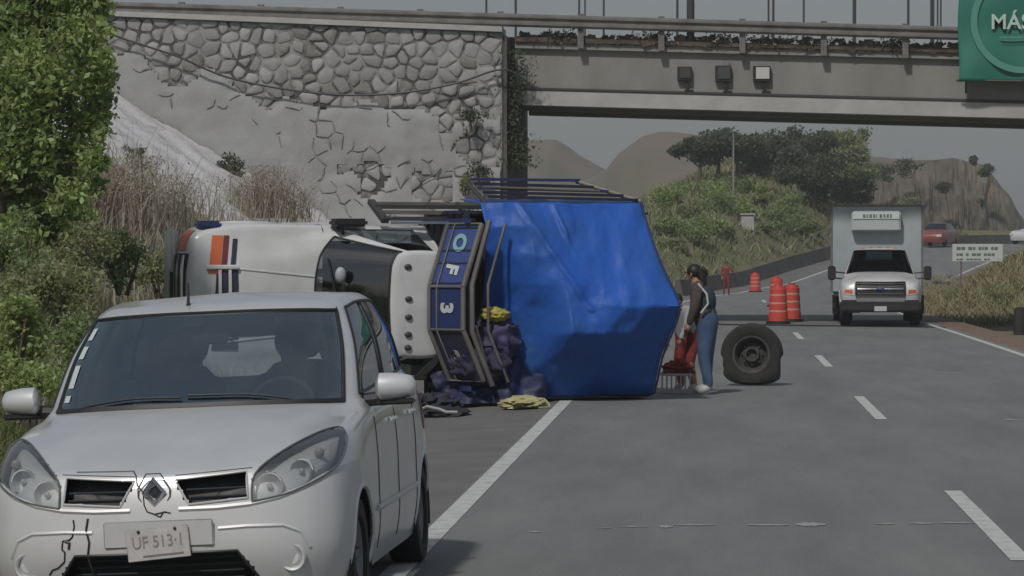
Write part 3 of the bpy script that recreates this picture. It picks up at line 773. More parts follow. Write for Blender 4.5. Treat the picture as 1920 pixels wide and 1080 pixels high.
def wheel(parent, c, r, w, sg, xf, tyre_m=rubber, rimm=rim_m, name='wheel', rr=.63, spokes=7):
    """c centre of wheel; sg: outward side"""
    ax = (sg, 0, 0); hw = w / 2; ri = r * rr
    m = MB(xf); prof = [(ri, -hw * .8), (ri * 1.05, -hw), (r * .93, -hw), (r * .985, -hw * .8), (r, -hw * .4), (r, hw * .4), (r * .985, hw * .8), (r * .93, hw), (ri * 1.05, hw), (ri, hw * .8)]
    m.lathe(prof, c, ax, 36); wo = m.build('wheel', tyre_m, parent, smooth=40)
    m = MB(xf); m.lathe([(0.001, hw * .45), (ri * .25, hw * .5), (ri * .3, hw * .3), (ri * .8, hw * .15), (ri * .9, hw * .6), (ri * 1.04, hw * .85), (ri * 1.02, hw * .5), (ri, -hw * .7)], c, ax, 36); m.build('rim', rimm, wo, smooth=40)
    m = MB(xf)
    for k in range(spokes):
        a_ = 2 * math.pi * k / spokes; d = Vector((0, math.cos(a_), math.sin(a_))); c0 = Vector(c) + Vector((sg, 0, 0)) * hw * .45
        m.bar(c0 + d * ri * .2, c0 + d * ri * .93 + Vector((sg, 0, 0)) * hw * .1, ri * .2, .03, up=(sg, 0, 0))
    m.build('spokes', rimm, wo)
    return wo

def skinfig(bones, pts, rad, mats, matfn, name='person', parent=None, root=0, sub=2, extra=None):
    me = bpy.data.meshes.new(name); me.from_pydata(pts, bones, []); o = bpy.data.objects.new(name, me); C.objects.link(o)
    o.modifiers.new('skin', 'SKIN'); 
    for i, d in enumerate(me.skin_vertices[0].data): d.radius = (rad[i], rad[i]); d.use_root = (i == root)
    sm = o.modifiers.new('sub', 'SUBSURF'); sm.levels = sub
    dg = bpy.context.evaluated_depsgraph_get(); dg.update(); nm = bpy.data.meshes.new_from_object(o.evaluated_get(dg))
    bpy.data.objects.remove(o); bpy.data.meshes.remove(me)
    if extra is not None:
        bm = bmesh.new(); bm.from_mesh(nm); t = bpy.data.meshes.new('e'); t.from_pydata(extra.v, [], extra.f); bm.from_mesh(t); bm.to_mesh(nm); bm.free(); bpy.data.meshes.remove(t)
    nm.materials.clear()
    for q in mats: nm.materials.append(q)
    for p_ in nm.polygons: p_.material_index = matfn(p_.center); p_.use_smooth = True
    w = worldloc(parent) if parent is not None else Vector()
    for v in nm.vertices: v.co -= w
    no = bpy.data.objects.new(name, nm); C.objects.link(no)
    if parent is not None: no.parent = parent
    return no

# ------------------------------------------------------------------ silver hatchback
def silver_car():
    yaw = R(-1.3); roll = R(-2.6)
    base = Vector((-2.68, 14.30, -.04))
    xf = Matrix.Translation(base) @ Matrix.Rotation(yaw, 4, 'Z') @ Matrix.Rotation(roll, 4, 'Y')
    t = thing('hatchback_car', base, 'silver hatchback car with a cracked front bumper facing the camera on the shoulder', 'car')
    r0 = [(0, .06, .20), (.30, .07, .20), (.55, .11, .20), (.72, .20, .205), (.81, .38, .21), (.83, .85, .21), (.83, 1.35, .20), (.83, 2.2, .2), (.83, 3.0, .2), (.83, 3.5, .24), (.76, 3.85, .28), (.4, 3.97, .3), (0, 3.99, .3)]
    r1 = [(0, 0, .40), (.30, .01, .40), (.56, .05, .40), (.75, .15, .40), (.85, .34, .40), (.872, .85, .4), (.87, 1.35, .4), (.87, 2.2, .4), (.87, 3, .4), (.865, 3.5, .42), (.79, 3.88, .45), (.4, 4.0, .45), (0, 4.02, .45)]
    r2 = [(0, .015, .60), (.30, .025, .60), (.56, .07, .60), (.75, .17, .60), (.85, .36, .6), (.875, .85, .6), (.875, 1.35, .6), (.875, 2.2, .6), (.875, 3, .6), (.87, 3.5, .62), (.79, 3.9, .62), (.4, 4.0, .62), (0, 4.02, .62)]
    r3 = [(0, .05, .74), (.3, .06, .74), (.55, .11, .74), (.73, .22, .76), (.83, .42, .79), (.87, .85, .80), (.875, 1.35, .8), (.875, 2.2, .8), (.875, 3, .82), (.865, 3.5, .84), (.78, 3.88, .84), (.4, 3.98, .82), (0, 4.0, .82)]
    r4 = [(0, .10, .81), (.3, .12, .82), (.53, .20, .845), (.69, .35, .89), (.79, .56, .93), (.84, .9, .965), (.86, 1.35, .985), (.86, 2.2, .99), (.855, 3, 1.01), (.835, 3.5, 1.03), (.75, 3.86, 1.0), (.4, 3.96, .98), (0, 3.98, .98)]
    r4b = [(0, .50, .945), (.28, .52, .95), (.5, .60, .96), (.62, .74, .975), (.70, .9, .995), (.755, 1.1, 1.01), (.815, 1.37, 1.03), (.825, 2.2, 1.045), (.815, 3.0, 1.07), (.785, 3.5, 1.09), (.70, 3.8, 1.05), (.38, 3.92, 1.04), (0, 3.94, 1.04)]
    r5 = [(0, 1.0, 1.065), (.26, 1.01, 1.065), (.48, 1.06, 1.06), (.6, 1.12, 1.055), (.675, 1.2, 1.05), (.72, 1.28, 1.05), (.775, 1.42, 1.06), (.785, 2.2, 1.09), (.775, 3.0, 1.12), (.74, 3.45, 1.14), (.64, 3.72, 1.12), (.36, 3.84, 1.1), (0, 3.87, 1.1)]
    r5m = [(0, 1.33, 1.31), (.25, 1.34, 1.31), (.455, 1.385, 1.305), (.565, 1.44, 1.30), (.632, 1.50, 1.295), (.67, 1.58, 1.295), (.71, 1.71, 1.31), (.725, 2.28, 1.33), (.715, 2.98, 1.34), (.675, 3.38, 1.34), (.59, 3.6, 1.32), (.34, 3.72, 1.31), (0, 3.75, 1.31)]
    r6 = [(0, 1.68, 1.51), (.22, 1.69, 1.51), (.41, 1.72, 1.505), (.505, 1.76, 1.50), (.56, 1.81, 1.495), (.588, 1.88, 1.495), (.61, 2.0, 1.505), (.62, 2.35, 1.53), (.61, 2.95, 1.525), (.57, 3.28, 1.50), (.5, 3.43, 1.48), (.3, 3.53, 1.48), (0, 3.56, 1.48)]
    r7 = [(0, 1.82, 1.548), (.18, 1.83, 1.548), (.35, 1.86, 1.545), (.44, 1.89, 1.54), (.49, 1.93, 1.54), (.52, 1.98, 1.54), (.54, 2.1, 1.55), (.55, 2.35, 1.565), (.54, 2.95, 1.56), (.5, 3.2, 1.54), (.43, 3.33, 1.53), (.25, 3.4, 1.53), (0, 3.42, 1.53)]
    r8 = [(0, 2.25, 1.59)] * 6 + [(0, 2.3, 1.59), (0, 2.5, 1.595), (0, 2.85, 1.59)] + [(0, 2.95, 1.585)] * 4
    def scl(r_, kx, dz): return [(x * kx, y, z + dz) for x, y, z in r_]
    r0, r1, r2, r3, r4 = [scl(q, 1.04, .0) for q in (r0, r1, r2, r3, r4)]
    r4b = scl(r4b, 1.05, .005); r5 = scl(r5, 1.065, .02); r5m = scl(r5m, 1.085, .045); r6 = scl(r6, 1.115, .065); r7 = scl(r7, 1.115, .065); r8 = scl(r8, 1, .065)
    B = Body([[r0, r1, r2, r3, r4, r4b, r5], [r5, r5m, r6], [r6, r7, r8]], 12, 8)
    wc = [(.83, .305), (3.42, .305)]; ar = .355
    GR = [(.10, .775), (.445, .80), (.455, .675), (.17, .655)]; GL = [(-a_, b_) for a_, b_ in GR]
    LI = [(-.40, .425), (.40, .425), (.53, .235), (-.53, .235)]
    HL = [(.475, .655), (.485, .78), (.60, .875), (.74, .945), (.835, .955), (.865, .87), (.83, .775), (.66, .69)]
    HL = [tuple(p[:2]) for p in cr1([(a_, b_, 0) for a_, b_ in HL + HL[:1]], 4)[:-1]]
    HLm = [(-a_, b_) for a_, b_ in HL]
    def cls(tt, s_, c):
        x, y, z = c; a_ = abs(s_)
        if abs(x) > .5 and tt < 5:
            for wy, wz in wc:
                if math.hypot(y - wy, z - wz) < ar: return None
        if y < .75 and tt < 5.2:
            if inpoly(x, z, GR) or inpoly(x, z, GL): return None
            if inpoly(x, z, LI) and y < .4: return None
            if inpoly(x, z, HL) or inpoly(x, z, HLm): return None
        if 6.06 < tt < 7.93 and a_ < 4.9: return 'windscreen'
        if 6.12 < tt < 7.84:
            if 6.0 < a_ < 7.05: return 'front_window_r' if s_ > 0 else 'front_window_l'
            if 7.17 < a_ < 8.6: return 'rear_window_r' if s_ > 0 else 'rear_window_l'
            if a_ > 10.3: return 'tailgate_window'
        if 6.02 < tt < 7.95 and a_ <= 5.05 and a_ >= 4.9: return 'seal'
        if tt < 3.0 and y < .8: return 'bumper'
        return 'body'
    V, P = B.split(cls)
    for k, fs in P.items():
        m = sub_mesh(V, fs, xf)
        if k == 'body': m.build('body', silver, t, smooth=50, fix=False)
        elif k == 'bumper': m.build('bumper', silver_p, t, smooth=50, fix=False)
        elif k == 'windscreen': m.build('windscreen', glass_w, t, smooth=50, fix=False)
        elif k == 'seal': m.build('windscreen_seal', blackp, t, fix=False)
        else: m.build('tailgate_window' if 'tail' in k else 'side_window', glass_c, t, smooth=50, fix=False)
    # black seal frame round the windscreen
    def spt(tt, ss):
        i = int(np.argmin(abs(B.t - tt))); j = int(np.argmin(abs(B.s - ss))); return Vector(B.P[i, j])
    edge = [spt(6.05, s_) for s_ in np.arange(-4.9, 4.95, .2)] + [spt(tt, 4.9) for tt in np.arange(6.1, 7.9, .12)] + [spt(7.93, s_) for s_ in np.arange(4.9, -4.95, -.2)] + [spt(tt, -4.9) for tt in np.arange(7.85, 6.05, -.12)]
    MB(xf).tube(edge, .011, 6, closed=True).build('windscreen_seal', blackp, t, smooth=True)
    cow = [spt(6.0, s_) + Vector((0, .012, .004)) for s_ in np.arange(-4.8, 4.85, .2)]
    MB(xf).tube(cow, .02, 6).build('cowl', blackp, t, smooth=True)
    # side window frames
    for sg in (-1, 1):
        for a0, a1 in ((6.0, 7.05), (7.17, 8.6)):
            e = [spt(6.12, sg * s_) for s_ in np.arange(a0, a1, .08)] + [spt(tt, sg * a1) for tt in np.arange(6.12, 7.84, .12)] + [spt(7.84, sg * s_) for s_ in np.arange(a1, a0, -.08)] + [spt(tt, sg * a0) for tt in np.arange(7.84, 6.12, -.12)]
            MB(xf).tube(e, .010, 6, closed=True).build('window_frame', blackp, t, smooth=True)
        for yy in (1.42, 2.22, 3.02):
            pts = [B.side(yy, z, sg, .0) for z in np.linspace(.28, 1.03, 14)]
            MB(xf).tube(pts, .004, 4).build('door_seam', blackp, t)
        MB(xf).tube([B.side(y, .50, sg, .004) for y in np.linspace(1.3, 2.98, 12)], .018, 6).build('side_moulding', silver_p, t, smooth=True)
        for yy in (2.05, 2.86):
            MB(xf).tube([B.side(yy - .08, .93, sg, .01), B.side(yy, .93, sg, .03), B.side(yy + .08, .93, sg, .01)], .014, 6).build('door_handle', silver, t, smooth=True)
        # mirrors
        root = B.side(1.52, 1.07, sg, 0)
        m = MB(xf); n = 10; rows = []
        for i in range(n + 1):
            f = i / n; cx = root.x + sg * (.07 + .21 * f); hh = .085 * (1 - .35 * f ** 3); dd = .075 * (1 - .4 * f * f)
            if i in (0, n): hh *= .55; dd *= .55
            rows.append([Vector((cx, 1.50 - .03 * (1 - f) + dd * math.cos(a_) * (1 if math.cos(a_) < 0 else .6), 1.12 + hh * math.sin(a_) * (1 if math.sin(a_) > 0 else .75))) for a_ in np.linspace(0, 2 * math.pi, 19)])
        m.grid(rows); m.add(rows[0][:-1], [tuple(range(18))]); m.add(rows[-1][:-1], [tuple(range(18))]); mo = m.build('mirror', silver, t, smooth=60)
        m = MB(xf); m.box((root.x + sg * .18, 1.552, 1.125), (.17, .01, .11)); m.build('mirror_glass', chrome, mo)
        m = MB(xf); m.tube([root + Vector((-sg * .03, 0, -.01)), Vector((root.x + sg * .12, 1.5, 1.07))], [.035, .04], 8); m.build('mirror_arm', blackp, mo)
        m = MB(xf); m.box((root.x + sg * .17, 1.50, 1.048), (.2, .11, .03)); m.build('mirror_base', blackp, mo, bevel=.01)
    # arches + wells + wheels
    for sg in (-1, 1):
        for wy, wz in wc:
            pts = [B.side(wy + ar * math.cos(a_), max(.215, wz + ar * math.sin(a_)), sg, -.004) for a_ in np.linspace(-.2, math.pi + .2, 30)]
            MB(xf).tube(pts, .014, 6).build('arch_lip', silver, t, smooth=True)
            m = MB(xf); rows = []
            for xx in (.885, .45): rows.append([Vector((sg * xx, wy + (ar + .012) * math.cos(a_), wz + (ar + .012) * math.sin(a_))) for a_ in np.linspace(-.3, math.pi + .3, 24)])
            m.grid(rows); m.add([Vector((sg * .45, wy + (ar + .012) * math.cos(a_), wz + (ar + .012) * math.sin(a_))) for a_ in np.linspace(-.3, math.pi + .3, 24)], [tuple(range(24))])
            m.build('wheel_well', blackp, t, fix=False)
            wheel(t, (sg * .79, wy, wz), .305, .19, sg, xf)
    m = MB(xf); m.box((0, 2.0, .27), (1.45, 3.5, .14)); m.build('underbody', blackp, t)
    # grille pockets
    for poly, nm, dy in ((GR, 'grille', .09), (GL, 'grille', .09), (LI, 'lower_intake', .16)):
        m = MB(xf); n = len(poly); f_, b_ = [], []
        for i in range(n):
            a_, c_ = poly[i], poly[(i + 1) % n]
            for k in range(8):
                q = (a_[0] + (c_[0] - a_[0]) * k / 8, a_[1] + (c_[1] - a_[1]) * k / 8); p_ = B.front(*q, -.002); f_.append(p_); b_.append(p_ + Vector((0, dy, 0)))
        m.grid([f_ + f_[:1], b_ + b_[:1]]); m.add(b_, [tuple(range(len(b_)))]); g = m.build(nm, blackp, t, fix=False)
        outline(B.front, poly, xf, .006 if nm == 'grille' else .008).build('grille_surround', silver_p if nm == 'grille' else blackp, g, smooth=True)
        if nm == 'grille':
            for k in (1, 2):
                z0 = poly[0][1] + (poly[3][1] - poly[0][1]) * k / 3
                m = MB(xf); sgn = 1 if poly[0][0] > 0 else -1
                m.tube([B.front(sgn * x, z0 + .008 * (x - .1), -.035) for x in np.linspace(.13 + .02 * k, .445, 8)], .006, 6); m.build('grille_bar', interior, g)
        else:
            for k in range(1, 5):
                z0 = .425 - .19 * k / 5; m = MB(xf); m.tube([B.front(x, z0, -.05) for x in np.linspace(-.42, .42, 12)], .006, 6); m.build('grille_bar', interior, g)
    # headlights
    for sg, poly in ((1, HL), (-1, HLm)):
        h = patch(B.front, poly, xf, off=.006).build('headlight', lens_m, t, smooth=True)
        m = patch(lambda a_, b_, o_: B.front(a_, b_, -.045) , poly, xf); m.build('reflector', reflector, h, smooth=True)
        outline(B.front, poly, xf, .005, off=.009, sub=2).build('headlight_seal', interior_l, h, smooth=True)
        for cx, cz, r_ in ((.56, .735, .062), (.71, .80, .055)):
            q = B.front(sg * cx, cz, -.03); m = MB(xf); m.lathe([(.012, .03), (r_ * .6, .025), (r_, -.008), (r_ * 1.08, -.008), (r_ * 1.1, .02)], q, (0, 1, 0), 20); m.build('bowl', reflector, h, smooth=True)
            m = MB(xf); m.ball(q + Vector((0, .0, 0)), .016, 6); m.build('bulb', silver, h)
        q = B.front(sg * .775, .875, -.02); m = MB(xf); m.ball(q, .026, 6, (1, .6, 1)); m.build('indicator_bulb', M('indicator', (.35, .3, .25), .4), h, smooth=True)
        # ridge under headlamps
        rg = [(sg * x, z) for x, z in ((.12, .635), (.30, .635), (.46, .645), (.60, .67), (.72, .71), (.82, .765))]
        outline(B.front, rg, xf, .014, closed=False, off=-.004).build('bumper_ridge', silver_p, t, smooth=True)
        rg = [(sg * x, z) for x, z in ((.31, .535), (.45, .54), (.62, .535), (.70, .50), (.74, .42))]
        outline(B.front, rg, xf, .012, closed=False, off=-.004).build('bumper_ridge', silver_p, t, smooth=True)
        q = B.front(sg * .655, .375, .0); m = MB(xf); m.lathe([(.001, .03), (.04, .03), (.052, .0), (.062, -.004), (.07, .012)], q, (0, 1, 0), 24); fo = m.build('fog_lamp', silver_p, t, smooth=True)
        m = MB(xf); m.lathe([(.001, .004), (.03, .006), (.041, .02)], q, (0, 1, 0), 20); m.build('fog_lens', reflector, fo, smooth=True)
        # hood shut line
        hs = [(sg * x, z) for x, z in ((.0, .812), (.2, .815), (.44, .815), (.50, .80))]
        outline(B.front, [(sg * x, z) for x, z in ((.10, .795), (.3, .806), (.47, .815), (.49, .79), (.60, .872), (.72, .938), (.80, .953))][:3], xf, .002, closed=False).build('hood_seam', blackp, t)
        outline(B.front, [(sg * x, z) for x, z in ((.50, .79), (.60, .874), (.72, .940), (.80, .955))], xf, .0035, closed=False, off=.004).build('hood_seam', blackp, t)
    # badge: open diamond of two nested rhombi
    q = B.front(0, .715, .012)
    m = MB(xf)
    o_ = [(0, .078), (.062, .0), (0, -.078), (-.062, 0)]; i_ = [(0, .036), (.028, 0), (0, -.036), (-.028, 0)]
    vs = [q + Vector((a_, 0, b_)) for a_, b_ in o_] + [q + Vector((a_ * .5 + c_ * .5, -.016, b_ * .5 + d_ * .5)) for (a_, b_), (c_, d_) in zip(o_, i_)] + [q + Vector((a_, 0, b_)) for a_, b_ in i_]
    m.add(vs, [(i, (i + 1) % 4, 4 + (i + 1) % 4, 4 + i) for i in range(4)] + [(4 + i, 4 + (i + 1) % 4, 8 + (i + 1) % 4, 8 + i) for i in range(4)])
    bd = m.build('badge', chrome, t, fix=False)
    m = MB(xf); hx = [(.035, .092), (.078, .02), (.078, -.02), (.035, -.092), (-.035, -.092), (-.078, -.02), (-.078, .02), (-.035, .092)]
    m.tube([q + Vector((a_, .004, b_)) for a_, b_ in hx], .004, 6, closed=True); m.build('badge_rim', interior_l, bd)
    m = MB(xf); m.add([q + Vector((a_ * .95, .004, b_ * .95)) for a_, b_ in i_], [(0, 1, 2, 3)]); m.build('badge_centre', interior, bd)
    # nose strip (painted column carrying the badge)
    # plate
    pl = Matrix.Rotation(R(-4), 3, 'Y'); q = B.front(.02, .475, .02); 
    m = MB(xf); m.box(B.front(.02, .52, .006) + Vector((0, 0, 0)), (.54, .012, .13)); m.build('plate_mount', silver_p, t, bevel=.006)
    m = MB(xf); m.box(q, (.31, .006, .155), pl); po = m.build('number_plate', M('plate_white', (.56, .55, .54), .6, col2=(.45, .42, .41), nscale=12), t, bevel=.004)
    ex = xf.to_3x3() @ (pl @ Vector((1, 0, 0))); ez = xf.to_3x3() @ (pl @ Vector((0, 0, 1)))
    textmesh('UF 513·1', .082, M('plate_print', (.27, .25, .26), .7), frame_xf(xf @ (q + Vector((0, -.005, .01))), ex, ez), parent=po, ext=.001, sx=.85)
    m = MB(xf); m.box(q + pl @ Vector((.02, -.004, -.055)), (.2, .003, .008), pl); m.build('plate_strip', M('plate_strip', (.2, .19, .2), .7), po)
    for sx_ in (-.09, .09): m = MB(xf); m.ball(q + pl @ Vector((sx_, -.006, .066)), .008, 5); m.build('plate_screw', blackp, po)
    # bumper cracks and loose wire
    def crack(pts, r_=.006, nm='crack'):
        outline(B.front, pts, xf, r_, closed=False, off=.001, sub=4).build(nm, blackp, t)
    crack([(-.405, .60), (-.40, .57), (-.41, .52), (-.425, .505), (-.46, .50), (-.465, .46), (-.45, .445), (-.455, .40), (-.49, .37), (-.52, .36), (-.54, .335)], .0045)
    crack([(-.33, .605), (-.34, .55), (-.325, .49), (-.335, .42), (-.315, .34), (-.325, .26)], .006)
    crack([(-.45, .50), (-.425, .49), (-.43, .46)], .007)
    crack([(-.11, .815), (-.095, .80), (-.085, .755), (-.055, .72), (-.05, .66), (-.035, .628), (.0, .615), (.06, .625)], .0035)
    crack([(.0, .615), (.03, .60), (.045, .625), (.08, .618)], .004)
    crack([(-.40, .825), (-.25, .822), (-.11, .82)], .0035, 'hood_seam')
    # washer, antenna, wipers
    q = B.top(-.14, 1.78, 0); m = MB(xf); m.tube([q, q + Vector((0, .0, .015)), q + Vector((0, .03, .12))], [.014, .009, .004], 8); m.build('antenna', blackp, t)
    for x0, x1 in ((-.62, -.05), (-.02, .52)):
        m = MB(xf); pts = [];
        for f in np.linspace(0, 1, 10):
            x = x0 + (x1 - x0) * f; q = B.top(x, 1.045 + .12 * abs(x) ** 2 + .012 * (1 - f), .014); pts.append(q)
        m.tube(pts, .006, 5); m.build('wiper', blackp, t)
    # stickers up the passenger edge of the windscreen
    for k in range(8):
        f = .1 + .095 * k; tt = 6.1 + f * 1.85; a_ = spt(tt, -4.2); b_ = spt(tt, -3.6); c_ = spt(tt + .12, -3.6); d_ = spt(tt + .12, -4.2)
        nrm = (b_ - a_).cross(d_ - a_).normalized(); nrm = -nrm if nrm.y > 0 else nrm
        m = MB(xf); m.add([p_ + nrm * .004 for p_ in (a_, b_, c_, d_)], [(0, 1, 2, 3)]); m.build('sticker', M('sticker_pale', (.5, .56, .56), .6), t)
    for sg in (-1, 1):
        pts = [[B.side(y, z, sg, .006) for y in np.linspace(3.50, 3.80, 6)] for z in np.linspace(.78, 1.0, 6)]
        MB(xf).grid(pts).build('tail_light', red_l, t, smooth=True, fix=False)
    # interior
    m = MB(xf); rows = []
    for f, (yy, zz) in enumerate(((1.14, .98), (1.35, 1.01), (1.62, .98), (1.66, .7))): rows.append([Vector((x, yy + .06 * (x / .65) ** 2, zz - .02 * abs(x))) for x in np.linspace(-.72, .72, 13)])
    m.grid(rows); m.build('dashboard', seat_f, t, smooth=60)
    for sx_ in (-.36, .36):
        m = MB(xf); m.box((sx_, 2.12, .70), (.48, .5, .18)); m.box((sx_, 2.42, 1.0), (.48, .14, .55), Matrix.Rotation(R(-12), 3, 'X')); so_ = m.build('seat', seat_f, t, bevel=.05, smooth=50)
        m = MB(xf); m.box((sx_, 2.50, 1.36), (.26, .10, .19), Matrix.Rotation(R(-8), 3, 'X')); m.build('headrest', seat_f, so_, bevel=.04, smooth=50)
    m = MB(xf); m.box((0, 3.05, .85), (1.25, .45, .18)); m.box((0, 3.3, .95), (1.25, .14, .42)); m.build('rear_seat', seat_m, t, bevel=.05, smooth=50)
    for o_ in [o2 for o2 in C.objects if o2.name.split('.')[0] in ('seat', 'headrest', 'rear_seat')]:
        md = o_.modifiers.new('s', 'SUBSURF'); md.levels = md.render_levels = 2
    m = MB(xf); sc_ = Vector((.36, 1.72, 1.02)); a1_ = Vector((1, 0, 0)); a2_ = Vector((0, .4, .92)).normalized()
    m.tube([sc_ + a1_ * .18 * math.cos(a_) + a2_ * .18 * math.sin(a_) for a_ in np.linspace(0, 2 * math.pi, 25)[:-1]], .014, 8, closed=True); m.bar(sc_ - a1_ * .17, sc_ + a1_ * .17, .04, .03); m.build('steering_wheel', blackp, t)
    m = MB(xf); m.box((0, 1.62, 1.42), (.2, .03, .06)); m.build('rear_view_mirror', blackp, t, bevel=.01)
    return t, xf, B
car_t, CX, CB = silver_car()

# occupants
def occupant(xf, sx_, lean, label, top_m, arm_reach):
    P = {}; hip = Vector((sx_, 2.18, .80)); ch = Vector((sx_ + lean * .5, 2.24, 1.12)); nk = Vector((sx_ + lean * .9, 2.20, 1.24)); hd = Vector((sx_ + lean, 2.15, 1.33)); tp = Vector((sx_ + lean * 1.05, 2.15, 1.43))
    pts = [hip, ch, nk, hd, tp]; rad = [.15, .155, .062, .088, .075]; bn_ = [(0, 1), (1, 2), (2, 3), (3, 4)]
    for sg in (-1, 1):
        i = len(pts); pts += [Vector((ch.x + sg * .18, 2.22, 1.14)), Vector((ch.x + sg * .25, 2.05, .98)), Vector((sx_ + sg * arm_reach, 1.78, 1.04))]; rad += [.07, .052, .036]; bn_ += [(1, i), (i, i + 1), (i + 1, i + 2)]
        j = len(pts); pts += [Vector((sx_ + sg * .14, 1.95, .80)), Vector((sx_ + sg * .14, 1.65, .72))]; rad += [.10, .07]; bn_ += [(0, j), (j, j + 1)]
    W_ = [xf @ p for p in pts]; ex = MB(xf)
    for sg in (-1, 1):
        for k in range(5): c0 = Vector((sx_ + sg * arm_reach, 1.78, 1.04)) + Vector((sg * (-.03 + .015 * k), 0, 0)); ex.tube([c0, c0 + Vector((0, -.05, .02)), c0 + Vector((-sg * .01, -.07, -.02))], [.010, .009, .007], 6)
    ex.v = [xf @ v for v in ex.v]
    hw = xf @ hd; root = xf @ Vector((sx_, 2.18, .79))
    t = thing('person', root, label, 'person')
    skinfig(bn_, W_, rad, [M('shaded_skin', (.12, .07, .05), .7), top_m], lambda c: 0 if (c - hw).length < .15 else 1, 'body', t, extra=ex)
    m = MB(); m.ball(hw + Vector((0, .02, .045)), .112, 8, (.95, 1.05, 1)); m.build('hair', hair_m, t, smooth=True)
    m = MB(); m.ball(hw + Vector((0, -.095, .0)), .016, 5, (.8, 1, 1.4)); m.build('nose', skin_m, t, smooth=True)
occupant(CX, .36, .0, 'driver in dark clothes behind the windscreen of the silver hatchback', interior, .12)
occupant(CX, -.34, .12, 'dark passenger leaning inward beside the driver of the silver hatchback', M('dark_shirt', (.02, .027, .04), .9), .16)

